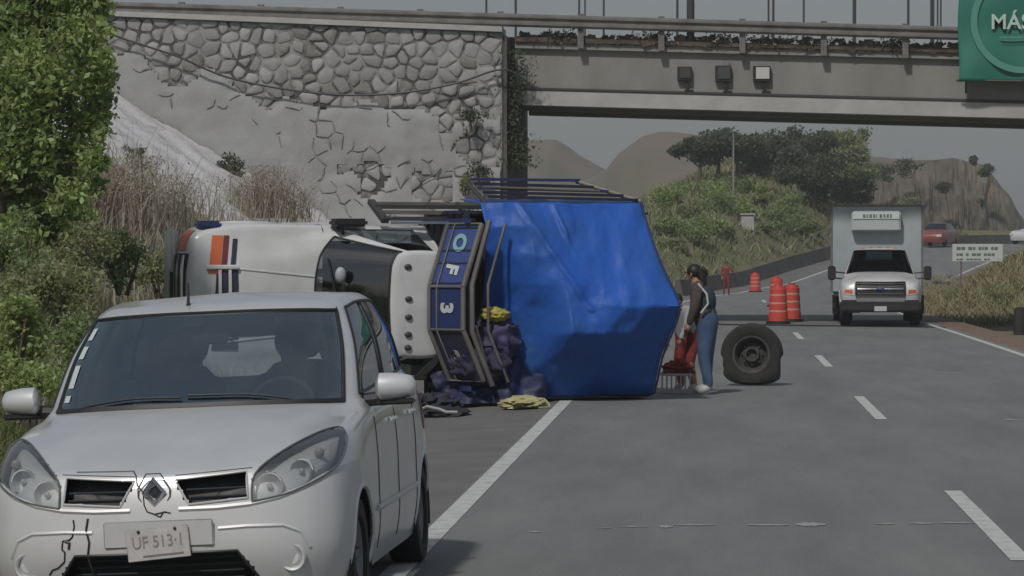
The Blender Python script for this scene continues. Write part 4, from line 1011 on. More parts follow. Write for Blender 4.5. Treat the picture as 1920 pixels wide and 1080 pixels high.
# ------------------------------------------------------------------ truck cab shared by the two trucks
def cab(t, xf, paint, glass_m, grille_m, fold=False):
    r0 = [(0, .06, .48), (.35, .06, .48), (.65, .09, .48), (.85, .16, .48), (.95, .32, .48), (1.0, .8, .5), (.97, 1.5, .5), (.96, 2.2, .5), (.95, 2.8, .5), (.95, 3.0, .5), (.92, 3.12, .5), (.5, 3.14, .5), (0, 3.14, .5)]
    r1 = [(0, .0, .78), (.35, .0, .78), (.65, .03, .78), (.86, .10, .78), (.96, .28, .78), (1.01, .8, .8), (.98, 1.5, .8), (.97, 2.2, .8), (.96, 2.8, .8), (.96, 3.0, .8), (.93, 3.12, .8), (.5, 3.14, .8), (0, 3.14, .8)]
    r2 = [(0, .03, 1.0), (.35, .03, 1.0), (.64, .06, 1.0), (.84, .14, 1.0), (.94, .34, 1.0), (.99, .8, 1.0), (.98, 1.5, 1.0), (.97, 2.2, 1.0), (.96, 2.8, 1.0), (.96, 3.0, 1.0), (.93, 3.12, 1.0), (.5, 3.14, 1.0), (0, 3.14, 1.0)]
    r3 = [(0, .14, 1.14), (.35, .15, 1.14), (.60, .20, 1.12), (.79, .32, 1.10), (.89, .5, 1.09), (.955, .85, 1.10), (.965, 1.6, 1.12), (.955, 2.2, 1.14), (.95, 2.8, 1.14), (.95, 3.0, 1.14), (.92, 3.12, 1.14), (.5, 3.13, 1.14), (0, 3.13, 1.14)]
    r4 = [(0, .85, 1.27), (.3, .87, 1.27), (.52, .92, 1.245), (.66, 1.02, 1.2), (.76, 1.18, 1.18), (.83, 1.4, 1.17), (.90, 1.78, 1.18), (.905, 2.3, 1.2), (.90, 2.8, 1.2), (.895, 3.0, 1.2), (.87, 3.11, 1.2), (.5, 3.12, 1.2), (0, 3.12, 1.2)]
    r5 = [(0, 1.60, 1.33), (.3, 1.61, 1.33), (.55, 1.66, 1.32), (.67, 1.72, 1.31), (.75, 1.79, 1.29), (.82, 1.86, 1.28), (.90, 1.98, 1.26), (.92, 2.35, 1.26), (.915, 2.8, 1.26), (.905, 2.98, 1.26), (.85, 3.09, 1.26), (.5, 3.11, 1.26), (0, 3.11, 1.26)]
    r5m = [(0, 2.0, 1.62), (.28, 2.01, 1.62), (.51, 2.05, 1.615), (.62, 2.10, 1.61), (.68, 2.15, 1.60), (.72, 2.21, 1.59), (.765, 2.32, 1.58), (.775, 2.55, 1.58), (.77, 2.85, 1.58), (.76, 3.0, 1.58), (.75, 3.08, 1.58), (.45, 3.1, 1.58), (0, 3.1, 1.58)]
    r6 = [(0, 2.37, 1.88), (.25, 2.38, 1.88), (.46, 2.40, 1.875), (.565, 2.44, 1.87), (.63, 2.49, 1.86), (.64, 2.54, 1.855), (.655, 2.62, 1.85), (.66, 2.76, 1.855), (.655, 2.9, 1.855), (.645, 3.01, 1.85), (.62, 3.05, 1.85), (.4, 3.07, 1.85), (0, 3.07, 1.85)]
    r7 = [(0, 2.44, 1.915), (.2, 2.45, 1.915), (.38, 2.47, 1.91), (.47, 2.5, 1.905), (.53, 2.54, 1.9), (.57, 2.58, 1.9), (.60, 2.65, 1.9), (.61, 2.77, 1.9), (.605, 2.88, 1.9), (.59, 2.96, 1.9), (.56, 2.99, 1.9), (.33, 3.0, 1.9), (0, 3.0, 1.9)]
    r8 = [(0, 2.6, 1.94)] * 6 + [(0, 2.65, 1.94), (0, 2.76, 1.94), (0, 2.86, 1.94)] + [(0, 2.9, 1.94)] * 4
    B = Body([[r0, r1, r2, r3, r4, r5], [r5, r5m, r6], [r6, r7, r8]], 9, 7)
    wy, wz, ar = .92, .42, .47
    def cls(tt, s_, c):
        x, y, z = c; a_ = abs(s_)
        if abs(x) > .6 and math.hypot(y - wy, z - wz) < ar and tt < 4: return None
        if 5.07 < tt < 6.93:
            if a_ < 5.1: return 'windscreen'
            if 6.0 < a_ < 8.4: return 'wl' if s_ < 0 else 'wr'
            if a_ > 11.2: return 'rear_window'
        return 'cab_body'
    V, P = B.split(cls)
    for k, fs in P.items():
        m = sub_mesh(V, fs, xf); m.build({'wl': 'side_window', 'wr': 'side_window'}.get(k, k), paint if k == 'cab_body' else glass_m, t, smooth=50, fix=False)
    def spt(tt, ss):
        i = int(np.argmin(abs(B.t - tt))); j = int(np.argmin(abs(B.s - ss))); return Vector(B.P[i, j])
    edge = [spt(5.07, s_) for s_ in np.arange(-5.1, 5.15, .2)] + [spt(tt, 5.1) for tt in np.arange(5.1, 6.9, .15)] + [spt(6.93, s_) for s_ in np.arange(5.1, -5.15, -.2)] + [spt(tt, -5.1) for tt in np.arange(6.9, 5.07, -.15)]
    MB(xf).tube(edge, .014, 6, closed=True).build('windscreen_seal', blackp, t, smooth=True)
    for sg in (-1, 1):
        pts = [B.side(wy + ar * math.cos(a_), max(.49, wz + ar * math.sin(a_)), sg, -.004) for a_ in np.linspace(0, math.pi, 24)]
        MB(xf).tube(pts, .02, 6).build('arch_lip', paint, t, smooth=True)
        m = MB(xf); rows = []
        for xx in (.97, .5): rows.append([Vector((sg * xx, wy + (ar + .02) * math.cos(a_), wz + (ar + .02) * math.sin(a_))) for a_ in np.linspace(-.2, math.pi + .2, 20)])
        m.grid(rows).build('wheel_well', blackp, t, fix=False)
        for yy in (1.75, 2.9):
            MB(xf).tube([B.side(yy, z, sg, 0) for z in np.linspace(.55, 1.2, 10)], .006, 4).build('door_seam', blackp, t)
        mx_ = 1.0 if fold else 1.2
        m = MB(xf); m.tube([(sg * .85, 1.98, 1.3), (sg * mx_, 1.92, 1.33)], .022, 6); m.tube([(sg * .88, 1.98, 1.15), (sg * mx_, 1.92, 1.18)], .022, 6); mo = m.build('mirror', blackp, t)
        m = MB(xf); m.box((sg * mx_, 1.92 + (.12 if fold else 0), 1.3), ((.1, .42, .3) if fold else (.2, .1, .36))); m.build('mirror_housing', blackp, mo, bevel=.03, smooth=50)
    m = MB(xf); m.box((0, 2.45, .95), (1.5, .9, .5)); m.box((0, 2.85, 1.3), (1.5, .18, .6)); m.build('bench_seat', interior, t, bevel=.03)
    m = MB(xf); m.box((0, 1.95, 1.15), (1.55, .35, .2)); m.build('dashboard', interior, t, bevel=.03)
    m = MB(xf)
    sc_ = Vector((.4, 2.15, 1.3)); a2_ = Vector((0, .5, .86)).normalized()
    m.tube([sc_ + Vector((1, 0, 0)) * .2 * math.cos(a_) + a2_ * .2 * math.sin(a_) for a_ in np.linspace(0, 2 * math.pi, 21)[:-1]], .016, 6, closed=True); m.build('steering_wheel', blackp, t)
    m = MB(xf); m.box((-.38, 2.9, .48), (.1, 5.2, .16)); m.box((.38, 2.9, .48), (.1, 5.2, .16)); m.box((0, 1.0, .4), (1.3, .14, .14)); m.build('chassis', steel_d, t)
    return B

# ------------------------------------------------------------------ overturned stake truck under a blue tarp
def overturned():
    th = R(25); O = Vector((-6.88, 36.77, 1.2)); a_ = Vector((math.cos(th), math.sin(th), 0)); n_ = Vector((math.sin(th), -math.cos(th), 0))
    xf = Matrix(((0, a_.x, n_.x, O.x), (0, a_.y, n_.y, O.y), (-1, 0, 0, O.z), (0, 0, 0, 1)))
    t = thing('overturned_truck', Vector((-4.2, 36.6, 0)), 'white cargo truck lying on its side with its load under a blue tarp', 'truck')
    B = cab(t, xf, white_p, glass_t, navy, True)
    # clearance lamps in a row on the roof
    for x in (-.46, -.07, .15, .36, .52):
        q = B.top(x, 2.60, .012); m = MB(xf); m.ball(q, .035, 6, (1, 1.4, .7)); m.build('roof_lamp', steel_d, t, smooth=True)
    # nose: grille and lamps seen over the rounded bonnet
    def tp(x, y, off): return B.top(x, y, off)
    def topo(a_, b_, off): return B.top(a_, b_, off)
    gr = patch(B.front, [(-.62, 1.06), (.62, 1.06), (.62, .72), (-.62, .72)], xf, off=.012).build('grille', navy_d, t)
    for z in (.8, .9, 1.0):
        MB(xf).tube([B.front(x, z, .02) for x in np.linspace(-.6, .6, 12)], .022, 6).build('grille_bar', chrome, gr)
    patch(topo, [(-.84, .37), (-.38, .30), (-.38, .43), (-.84, .50)], xf, off=.010).build('bonnet_stripe', amber, t)
    patch(topo, [(-.84, .51), (-.38, .44), (-.38, .51), (-.84, .58)], xf, off=.010).build('bonnet_stripe', M('dark_red_stripe', (.16, .02, .02), .5), t)
    patch(topo, [(-.80, .62), (-.42, .56), (-.42, .62), (-.80, .68)], xf, off=.010).build('bonnet_stripe', navy_d, t)
    patch(topo, [(-.44, .40), (.55, .34), (.55, .66), (-.44, .66)], xf, off=.010).build('bonnet_guard', navy_d, t)
    for y_, x0, x1 in ((.44, -.42, .4), (.56, -.42, .4)):
        MB(xf).tube([B.top(x, y_, .03) for x in np.linspace(x0, x1, 10)], .022, 6).build('guard_bar', white_p, t, smooth=True)
    MB(xf).tube([B.top(-.45, y_, .03) for y_ in np.linspace(.28, .66, 6)], .03, 6).build('guard_bar', white_p, t, smooth=True)
    for sg in (-1, 1):
        patch(B.front, [(sg * .66, .74), (sg * .90, .76), (sg * .90, .98), (sg * .66, 1.0)], xf, off=.012).build('headlight', lens_m if sg > 0 else amber, t)
    m = MB(xf); m.box((0, -.01, .60), (1.9, .14, .24)); bm_ = m.build('bumper', white_p, t, bevel=.05)
    m = MB(xf); m.box((-.15, -.02, .735), (.5, .08, .03)); m.build('bumper_slot', blackp, bm_)
    m = MB(xf); m.box((-.97, .36, .95), (.1, .3, .22)); m.build('mud_guard', navy, t, bevel=.03)
    q = B.top(-.36, 1.86, .02); m = MB(xf); m.tube([q, q + Vector((0, -.02, .12))], .012, 6); mr_ = m.build('convex_mirror', blackp, t)
    m = MB(xf); m.ball(q + Vector((0, -.03, .16)), .085, 9, (1.15, .8, .6)); m.build('mirror_shell', white_b, mr_, smooth=True)
    for x0, x1 in ((-.55, .0), (.05, .6)):
        m = MB(xf); m.tube([B.top(x0 + (x1 - x0) * f, 1.74 + .03 * abs(x0 + (x1 - x0) * f) + .1 * f, .02) for f in np.linspace(0, 1, 8)], .012, 6); m.build('wiper', blackp, t)
    # bonnet crease lines
    for sg in (-1, 1):
        MB(xf).tube([B.top(sg * (.34 + .12 * f), .4 + 1.2 * (1 - f), .002) for f in np.linspace(0, 1, 10)], .012, 6).build('bonnet_crease', white_p, t, smooth=True)
    # wheels
    for y_, w_ in ((.92, .24), (4.7, .45)):
        for sg in (-1, 1): wheel(t, (sg * (.86 if y_ < 2 else .88), y_, .42), .42, w_, sg, xf, rubber, rim_grey, spokes=6)
    m = MB(xf); m.tube([(-.9, 4.7, .42), (.9, 4.7, .42)], .07, 8); m.ball((0, 4.7, .42), .18, 8); m.build('axle', steel_d, t, smooth=True)
    # cab roof back board: three slanted facets, painted blue
    fac = [(-.98, 3.10), (-.22, 2.86), (.30, 2.86), (.92, 3.12)]
    for k in range(3):
        (x0, y0_), (x1, y1_) = fac[k], fac[k + 1]
        A = Vector((x0, y0_, 1.98)); Bq = Vector((x1, y1_, 1.98)); Cq = Vector((x1, y1_ + .28, 2.42)); D = Vector((x0, y0_ + .28, 2.42))
        nr = (Bq - A).cross(D - A).normalized(); nr = nr if nr.z > 0 else -nr
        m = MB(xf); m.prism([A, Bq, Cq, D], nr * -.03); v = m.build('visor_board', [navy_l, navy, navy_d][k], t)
        for p0, p1, r_ in ((A, Bq, .028), (D, Cq, .034), (A.lerp(D, .22), Bq.lerp(Cq, .22), .012), (A, D, .014), (Bq, Cq, .014)):
            MB(xf).tube([p0 + nr * .012, p1 + nr * .012], r_, 8).build('trim_tube', galv if k < 2 or r_ > .02 else chrome, v, smooth=True)
        cc = (A + Bq + Cq + D) / 4 + nr * .01; ex = (xf.to_3x3() @ (Bq - A)).normalized(); nw = xf.to_3x3() @ nr; ey = nw.cross(ex).normalized()
        textmesh(['O', 'F', 'e'][k] if k != 1 else '3', .25, [M('teal_letter', (.22, .42, .45), .5), M('pale_letter', (.5, .52, .55), .5), M('pale_letter2', (.3, .3, .33), .5)][k], frame_xf(xf @ (cc + (Bq - A) * (.0 if k else -.2)), ex, ey), parent=v, bold=.012, sx=1.1)
        if k == 0:
            cc2 = cc + (Bq - A) * .22; textmesh('F', .25, M('pale_letter3', (.55, .57, .6), .5), frame_xf(xf @ cc2, ex, ey), parent=v, bold=.012)
            for f in (.06, .42, .62, .94):
                p0 = A.lerp(Bq, f) + nr * .008; p1 = D.lerp(Cq, f) + nr * .008
                MB(xf).tube([p0, p1], .010, 6).build('trim_line', chrome, v)
    # second hoop nearer the tail
    hoop = [(-1.02, 3.46), (-.25, 3.24), (.32, 3.24), (.98, 3.5)]
    m = MB(xf); m.tube([(x, y_, 2.44) for x, y_ in hoop], .035, 8); m.build('hoop_tube', galv, t, smooth=True)
    m = MB(xf); m.tube([(x * .96, y_ + .22, 2.40) for x, y_ in hoop], .02, 8); m.build('hoop_tube', galv, t, smooth=True)
    for x in (-1.02, 0, 1.02):
        m = MB(xf); m.bar((x, 3.25, .9), (x, 3.25, 2.3), .06, .06); m.build('front_post', navy, t)
    for z in np.arange(.85, 2.2, .24):
        m = MB(xf); m.box((0, 3.30, z), (2.3, .03, .2)); m.build('front_board', navy_d, t)
    # bed floor, sides of boards
    m = MB(xf); m.box((0, 4.5, .72), (2.3, 2.5, .12)); m.build('bed_floor', wood, t)
    m = MB(xf); m.box((0, 4.6, 1.35), (2.0, 2.1, 1.1)); m.build('cargo_stack', wood, t)
    for z in (.9, 1.15, 1.4, 1.65, 1.9):
        m = MB(xf); m.box((1.16, 4.5, z), (.03, 2.5, .2)); m.build('side_board', navy_d, t)
        m = MB(xf); m.box((-1.12, 4.5, z), (.03, 2.5, .2)); m.build('side_board', navy_d, t)
    # long steel rack along the upper side
    for k, (xx, zz) in enumerate(((-1.24, .95), (-1.20, 1.12), (-1.13, 1.30), (-1.05, 1.45))):
        m = MB(xf); m.bar((xx, 2.45, zz), (xx, 3.95, zz), .05, .035); m.build('rack_bar', galv if k % 2 == 0 else steel_d, t)
    m = MB(xf); m.bar((-1.27, 2.46, .92), (-1.02, 2.46, 1.48), .09, .06); m.build('rack_end', steel_d, t)
    m = MB(xf); m.bar((-1.25, 3.6, .92), (-1.0, 3.6, 1.48), .05, .05); m.build('rack_end', steel_d, t)
    m = MB(xf); m.box((-1.0, 2.95, 1.55), (.03, .8, .25)); m.build('blue_plate', M('pale_blue', (.16, .21, .27), .5), t)
    # raised side panel of boards above the tarp
    for k in range(5):
        x_ = -1.54 + .055 * k; L0 = 3.55 + .02 * k; L1 = 5.02 + .15 * k
        m = MB(xf); m.bar((x_, L0, 1.55 + .11 * k), (x_ + (.03 if k else 0), L1, 1.5 + .11 * k), .09, .035, up=(1, 0, 0)); m.build('raised_board', navy if k in (0, 2) else navy_d, t)
    m = MB(xf); m.tube([(-1.53, 4.98, 1.5), (-1.27, 5.66, 1.98)], .028, 8); m.build('raised_frame', galv, t, smooth=True)
    m = MB(xf); m.tube([(-1.50, 3.5, 1.55), (-1.2, 3.6, 2.05)], .028, 8); m.build('raised_frame', steel_d, t, smooth=True)
    m = MB(xf); m.tube([(-1.44, 3.6, 1.80), (-1.40, 5.15, 1.85)], .016, 8); m.build('raised_frame', galv, t, smooth=True)
    # the tarp: sections along the bed
    U = [-1.30, -1.24, -.95, -.6, -.25, .02, .35, .7, 1.0, 1.14, 1.18]
    secs = {
        3.50: [1.30, 2.05, 2.18, 2.08, 1.98, 1.90, 1.84, 1.80, 1.78, 1.70, 1.2],
        3.75: [1.35, 2.12, 2.30, 2.22, 2.10, 2.02, 1.98, 1.96, 1.94, 1.85, 1.2],
        4.05: [1.40, 2.12, 2.34, 2.50, 2.42, 2.26, 2.16, 2.10, 2.04, 1.93, 1.2],
        4.35: [1.40, 2.10, 2.30, 2.48, 2.64, 2.74, 2.78, 2.36, 2.10, 1.98, 1.2],
        4.80: [1.40, 2.08, 2.27, 2.47, 2.65, 2.78, 2.78, 2.42, 2.14, 2.00, 1.2],
        5.20: [1.40, 2.08, 2.27, 2.48, 2.67, 2.82, 2.72, 2.42, 2.18, 2.02, 1.2],
        5.50: [1.40, 2.08, 2.28, 2.50, 2.70, 2.85, 2.66, 2.40, 2.20, 2.05, 1.2],
        5.80: [1.40, 2.04, 2.27, 2.49, 2.68, 2.86, 2.63, 2.38, 2.18, 2.03, 1.2]}
    ysec = sorted(secs); nu, nv = 110, 120; ks = np.array(ysec); A_ = np.array([secs[k] for k in ysec])
    U_ = np.array(U)
    def pt(u, v):
        """u 0..1 across, v 0..1 along"""
        iu = u * (len(U) - 1); x = np.interp(iu, range(len(U)), U_); yy = 3.50 + v * 2.30
        col = [np.interp(yy, ks, A_[:, i]) for i in range(len(U))]; z = np.interp(iu, range(len(U)), col)
        bulge = math.exp(-((x - .02) / .5) ** 2)
        # rear edge leans: further back at the ridge; front edge cut diagonally
        yw = 3.50 + v * (2.12 + .16 * bulge + .16 * max(0, x) * .9) + (1 - v) * (.12 * abs(x + 1.2) ** 1.0 * .55)
        fold = .030 * math.sin(8.5 * (yy * 1.0 - x * .62) + 1.2 * math.sin(2.5 * x)) * math.exp(-((yy - 4.1) / .55) ** 2)
        fold += .05 * math.exp(-((yy - 4.55 - .22 * (x + 1)) / .035) ** 2) * math.exp(-((x + .95) / .22) ** 2)
        fold += .045 * math.exp(-((yy - 4.10 - .50 * (x + 1)) / .05) ** 2) * (1 if x < .1 else .3)
        fold += .05 * mnoise.fractal(Vector((x * 1.3 + yy * .5, yy * 1.3, 2.2)), 1, 2, 5) + .016 * math.sin(13 * (yy + .5 * x) + 3 * mnoise.noise(Vector((x * 1.5, yy * 1.5, 7)))) * (.4 + .6 * abs(mnoise.noise(Vector((x, yy, 4)))) ) - .05 * math.exp(-((x + .55) / .3) ** 2) * math.exp(-((yy - 5.1) / .4) ** 2) - .10 * math.exp(-((yy - 4.62) / .25) ** 2) * math.exp(-((x - .0) / .22) ** 2)
        return Vector((x + .02 * mnoise.noise(Vector((x * 3, yy * 3, 5))), yw, z + fold))
    rows = [[pt(i / nu, j / nv) for i in range(nu + 1)] for j in range(nv + 1)]
    m = MB(xf).grid(rows); tp_ = m.build('tarp', tarp_m, t, smooth=60)
    md = tp_.modifiers.new('s', 'SOLIDIFY'); md.thickness = .01
    # tail flap of the tarp
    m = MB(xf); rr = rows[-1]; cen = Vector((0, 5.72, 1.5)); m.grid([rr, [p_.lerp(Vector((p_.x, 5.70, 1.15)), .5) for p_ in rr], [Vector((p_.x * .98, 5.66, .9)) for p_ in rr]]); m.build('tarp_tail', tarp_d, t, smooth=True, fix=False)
    # rope along the tail edge
    m = MB(xf); m.tube([p_ + Vector((0, .015, .01)) for p_ in rr[6::5]], .016, 6); m.build('tarp_hem', navy, t, smooth=True)
    # lower tarp skirt trailing on the ground toward the cab
    def sk(u, v):
        y_ = 2.95 + 1.35 * u; x_ = .84 + .36 * v; z = 1.80 + .35 * math.sin(u * 2.2) + .22 * v - .12 * (1 - v) + .06 * math.sin(u * 19 + v * 4) + .07 * mnoise.noise(Vector((u * 6, v * 5, 1)))
        return Vector((x_ - .25 * u * (1 - v), y_, z))
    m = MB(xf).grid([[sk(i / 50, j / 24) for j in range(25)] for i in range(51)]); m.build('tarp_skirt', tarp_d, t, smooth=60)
    for z0 in (.0,):
        m = MB(xf); m.tube([(.25, 3.28, 2.46), (.62, 3.42, 2.38), (1.0, 3.62, 2.2)], .014, 6); m.build('hoop_tube', galv, t, smooth=True)
    return t, xf
OT, OX = overturned()

def lump(name, c, rad, mat, label=None, cat=None, amp=.3, group=None, parent=None, freq=3.0, seed=0, flat=True, n=26):
    m = MB(); vs = []; fs = []; c = Vector(c)
    for i in range(n + 1):
        a_ = math.pi * i / n
        for j in range(2 * n):
            b_ = math.pi * j / n; d = Vector((math.sin(a_) * math.cos(b_), math.sin(a_) * math.sin(b_), math.cos(a_)))
            k = 1 + amp * mnoise.fractal(d * freq + Vector((seed, seed, 0)), 1, 2, 4) - amp * .5 * abs(mnoise.noise(d * freq * 2.1 + Vector((seed, 3, 0))))
            p = Vector((d.x * rad[0], d.y * rad[1], d.z * rad[2])) * k
            if flat and p.z < -rad[2] * .6: p.z = -rad[2] * .6
            vs.append(c + p)
    mm = 2 * n
    for i in range(n):
        for j in range(mm): fs.append((i * mm + j, (i + 1) * mm + j, (i + 1) * mm + (j + 1) % mm, i * mm + (j + 1) % mm))
    m.add(vs, fs); o = m.build(name, mat, parent, smooth=70)
    if label: tag(o, label, cat, group)
    return o
def oxp(x, y, z): return OX @ Vector((x, y, z))
lump('sack', oxp(.42, 3.62, 2.12), (.34, .25, .30), purple, 'purple sack bulging out of the front opening of the overturned truck load', 'sack', seed=1, flat=False)
lump('sack', oxp(.72, 3.42, 2.16), (.36, .25, .24), M('dark_sack', (.03, .025, .06), .8, bump=.4, bscale=10), 'dark sack slumped below the purple one beside the overturned truck', 'sack', seed=4, flat=False)
lump('cloth', oxp(.12, 3.58, 2.30), (.17, .12, .09), yellow, 'bright yellow cloth wedged above the purple sack in the truck opening', 'cloth', amp=.32, seed=7, flat=False, freq=2.2)
g0 = at(985, 752, 35.6)
lump('cloth', (g0.x, 35.3, .045), (.29, .3, .085), cream, 'pale yellow cloth heap lying on the road by the tarp and edge line', 'cloth', amp=.34, seed=9, freq=2.4)
m = MB(); c0 = Vector((g0.x, 35.2, .0))
m.tube([c0 + Vector(p) for p in ((.15, 0, .09), (.25, -.05, .11), (.31, -.08, .05), (.32, -.12, .015), (.2, -.2, .012))], .012, 6); o = m.build('rope', cream, None, smooth=True); tag(o, 'short pale rope end curling from the pale yellow cloth heap', 'rope')
g1 = at(838, 755, 34.6)
lump('cloth', (g1.x, 34.4, -.03), (.28, .3, .085), M('black_cloth', (.02, .02, .025), .8), 'black cloth bundle on the shoulder between the hatchback and the tarp', 'cloth', amp=.34, seed=12, freq=2.4)
g1 = at(812, 752, 34.6)
m = MB(); m.tube([Vector((g1.x, 34.2, -.01)) + Vector(p) for p in ((-.12, 0, .03), (-.02, -.1, .08), (.12, -.12, .05), (.2, -.16, .02), (.34, -.2, .02))], .018, 6); o = m.build('strap', grey_c, None, smooth=True); tag(o, 'grey strap lying over the black cloth bundle on the shoulder', 'strap')
lump('cloth', (at(800, 730, 35).x, 35.2, .02), (.35, .3, .14), M('dark_cloth2', (.025, .025, .04), .8), 'dark crumpled cloth on the shoulder under the overturned cab', 'cloth', amp=.5, seed=15, freq=4)

# ------------------------------------------------------------------ loose deflated wheel
def flat_tyre():
    g = at(1410, 722, 41.3); c = Vector((g.x, 41.3, .43)); r = .43
    t = thing('loose_wheel', (c.x, c.y, 0), 'large deflated truck wheel standing on the road beside the people', 'wheel')
    def squash(m, o):
        for v in m.v:
            d = v - c
            if d.z < -.05:
                f = min(1, (-d.z - .05) / .35); 
                if Vector((d.x, 0, d.z)).length > .27:
                    v.x = c.x + d.x * (1 + .55 * f * f) if abs(d.x) < .36 else v.x + math.copysign(.02 * f, d.x)
                    v.x = max(c.x - .40, min(c.x + .39, v.x + .02 * f))
                v.z = max(v.z, .005)
    ax = Vector((-.10, -1, 0)).normalized()
    m = MB(); m.lathe([(.26, -.12), (.30, -.14), (.39, -.13), (.425, -.09), (.43, 0), (.425, .09), (.39, .13), (.30, .14), (.255, .115)], c, ax, 48); squash(m, 0); ty = m.build('tyre', rubber_dust, t, smooth=40)
    m = MB(); m.lathe([(.001, .0), (.07, .0), (.075, .06), (.10, .06), (.11, .01), (.19, -.02), (.215, .09), (.235, .12), (.262, .125), (.262, .10), (.25, -.1)], c, ax, 40); m.build('rim', rim_grey, t, smooth=35)
    for k in range(8):
        a_ = k * math.pi / 4; u = Vector((1, -.1, 0)).normalized(); p = c + (u * math.cos(a_) + Vector((0, 0, 1)) * math.sin(a_)) * .14 + ax * .0; m = MB(); m.tube([p, p + ax * .03], .014, 6); m.build('wheel_nut', steel_d, t)
    return t
flat_tyre()

# ------------------------------------------------------------------ people
def person(px, py, Y, H, face, label, pose, mats, hair=True, name='person', long_hair=True):
    """face: unit heading (x,y). pose: dict of overrides in metres, local (forward, left, up) scaled for H=1.7"""
    g = at(px, py, Y); base = Vector((g.x, Y, pose.get('z0', 0.0))); k = H / 1.7
    f = Vector((face[0], face[1], 0)).normalized(); l = Vector((-f.y, f.x, 0))
    def L(p): return base + (f * p[0] + l * p[1] + Vector((0, 0, 1)) * p[2]) * k
    J = dict(pelvis=(0, 0, .93), waist=(.0, 0, 1.08), chest=(.02, 0, 1.28), neck=(.03, 0, 1.44), head=(.06, 0, 1.56), crown=(.05, 0, 1.64),
             hipL=(0, .10, .88), kneeL=(.03, .11, .48), ankL=(-.02, .12, .09), toeL=(.13, .14, .035), hipR=(0, -.10, .88), kneeR=(.03, -.11, .48), ankR=(-.02, -.12, .09), toeR=(.13, -.14, .035),
             shL=(.0, .17, 1.38), elL=(.02, .24, 1.12), wrL=(.14, .22, .92), shR=(.0, -.17, 1.38), elR=(.02, -.24, 1.12), wrR=(.14, -.22, .92))
    J.update({a_: b_ for a_, b_ in pose.items() if a_ in J})
    names = list(J); rad = dict(pelvis=.13, waist=.115, chest=.135, neck=.055, head=.09, crown=.07, hipL=.095, kneeL=.062, ankL=.042, toeL=.036, hipR=.095, kneeR=.062, ankR=.042, toeR=.036, shL=.062, elL=.045, wrL=.03, shR=.062, elR=.045, wrR=.03)
    E = [('pelvis', 'waist'), ('waist', 'chest'), ('chest', 'neck'), ('neck', 'head'), ('head', 'crown')]
    for s_ in 'LR': E += [('pelvis', 'hip' + s_), ('hip' + s_, 'knee' + s_), ('knee' + s_, 'ank' + s_), ('ank' + s_, 'toe' + s_), ('chest', 'sh' + s_), ('sh' + s_, 'el' + s_), ('el' + s_, 'wr' + s_)]
    pts = [L(J[n_]) for n_ in names]; ed = [(names.index(a_), names.index(b_)) for a_, b_ in E]
    ex = MB()
    for s_, sg in (('L', 1), ('R', -1)):
        w = Vector(J['wr' + s_]); e = Vector(J['el' + s_]); d = (w - e).normalized(); sd_ = d.cross(Vector((0, 0, 1))); sd_ = sd_.normalized() if sd_.length > .1 else Vector((0, 1, 0))
        ex.tube([L(w), L(w + d * .045), L(w + d * .085)], [.028 * k, .040 * k, .036 * k], 8)
        for q in range(4):
            o_ = sd_ * (-.027 + .018 * q); ln = (.07, .078, .074, .058)[q]
            ex.tube([L(w + d * .075 + o_), L(w + d * (.075 + ln * .5) + o_ * 1.1), L(w + d * (.075 + ln) + o_ + Vector((.0, 0, -.012)))], [.0095 * k, .0085 * k, .0065 * k], 6)
        ex.tube([L(w + d * .03 - sd_ * .03), L(w + d * .06 - sd_ * .055), L(w + d * .09 - sd_ * .05)], [.012 * k, .010 * k, .008 * k], 6)
    hf = Vector(J['head']); ex.tube([L(hf + Vector((.082, 0, .02))), L(hf + Vector((.112, 0, -.018)))], [.010 * k, .017 * k], 6)
    for sg in (1, -1): ex.ball(L(hf + Vector((0, sg * .088, -.01))), .022 * k, 5, (.6, .5, 1.2))
    t = thing(name, base, label, 'person')
    segs = [(pts[a_], pts[b_], E[i]) for i, (a_, b_) in enumerate(ed)]
    def mf(c):
        best = None
        for a_, b_, e in segs:
            ab = b_ - a_; tt = max(0, min(1, (c - a_).dot(ab) / max(ab.length_squared, 1e-9))); dd = (c - (a_ + ab * tt)).length
            if best is None or dd < best[0]: best = (dd, e, tt)
        e = best[1]; a_, b_ = e
        if b_.startswith('toe') : return 3
        if b_.startswith('hip') or b_.startswith('knee') or b_ .startswith('ank'): return pose.get('legmat', 2) if not b_.startswith('ank') else pose.get('shinmat', 2)
        if b_ in ('head', 'crown') or (b_ == 'neck' and best[2] > .6): return 0
        if b_.startswith('wr'): return 0 if best[2] > pose.get('sleeve', .9) else 1
        if a_ == 'pelvis': return 2 if best[2] < .3 else 1
        return 1
    skinfig(ed, pts, [rad[n_] * k * pose.get('fat', 1) if n_ not in ('head', 'crown', 'neck') else rad[n_] * k for n_ in names], mats, mf, 'body', t, extra=ex)
    for sg in (1, -1):
        m = MB(); m.ball(L(hf + Vector((.086, sg * .032, .02))), .010 * k, 5); m.build('eye', blackp, t)
    m = MB(); m.tube([L(hf + Vector((.086, .022, -.045))), L(hf + Vector((.092, 0, -.045))), L(hf + Vector((.086, -.022, -.045)))], .005, 5); m.build('mouth', red_c, t)
    m = MB(); m.ball(L(hf + Vector((-.030, 0, .028))), .099 * k, 9, (1, .96, 1.02)); ho = m.build('hair', hair_m, t, smooth=True)
    if long_hair:
        m = MB(); m.tube([L(hf + Vector(p)) for p in ((-.08, 0, .05), (-.12, 0, -.02), (-.13, .01, -.14), (-.11, .02, -.27))], [.07 * k, .075 * k, .06 * k, .02 * k], 10); m.build('hair', hair_m, t, smooth=True)
    return t, L
shadow_y = 38.6
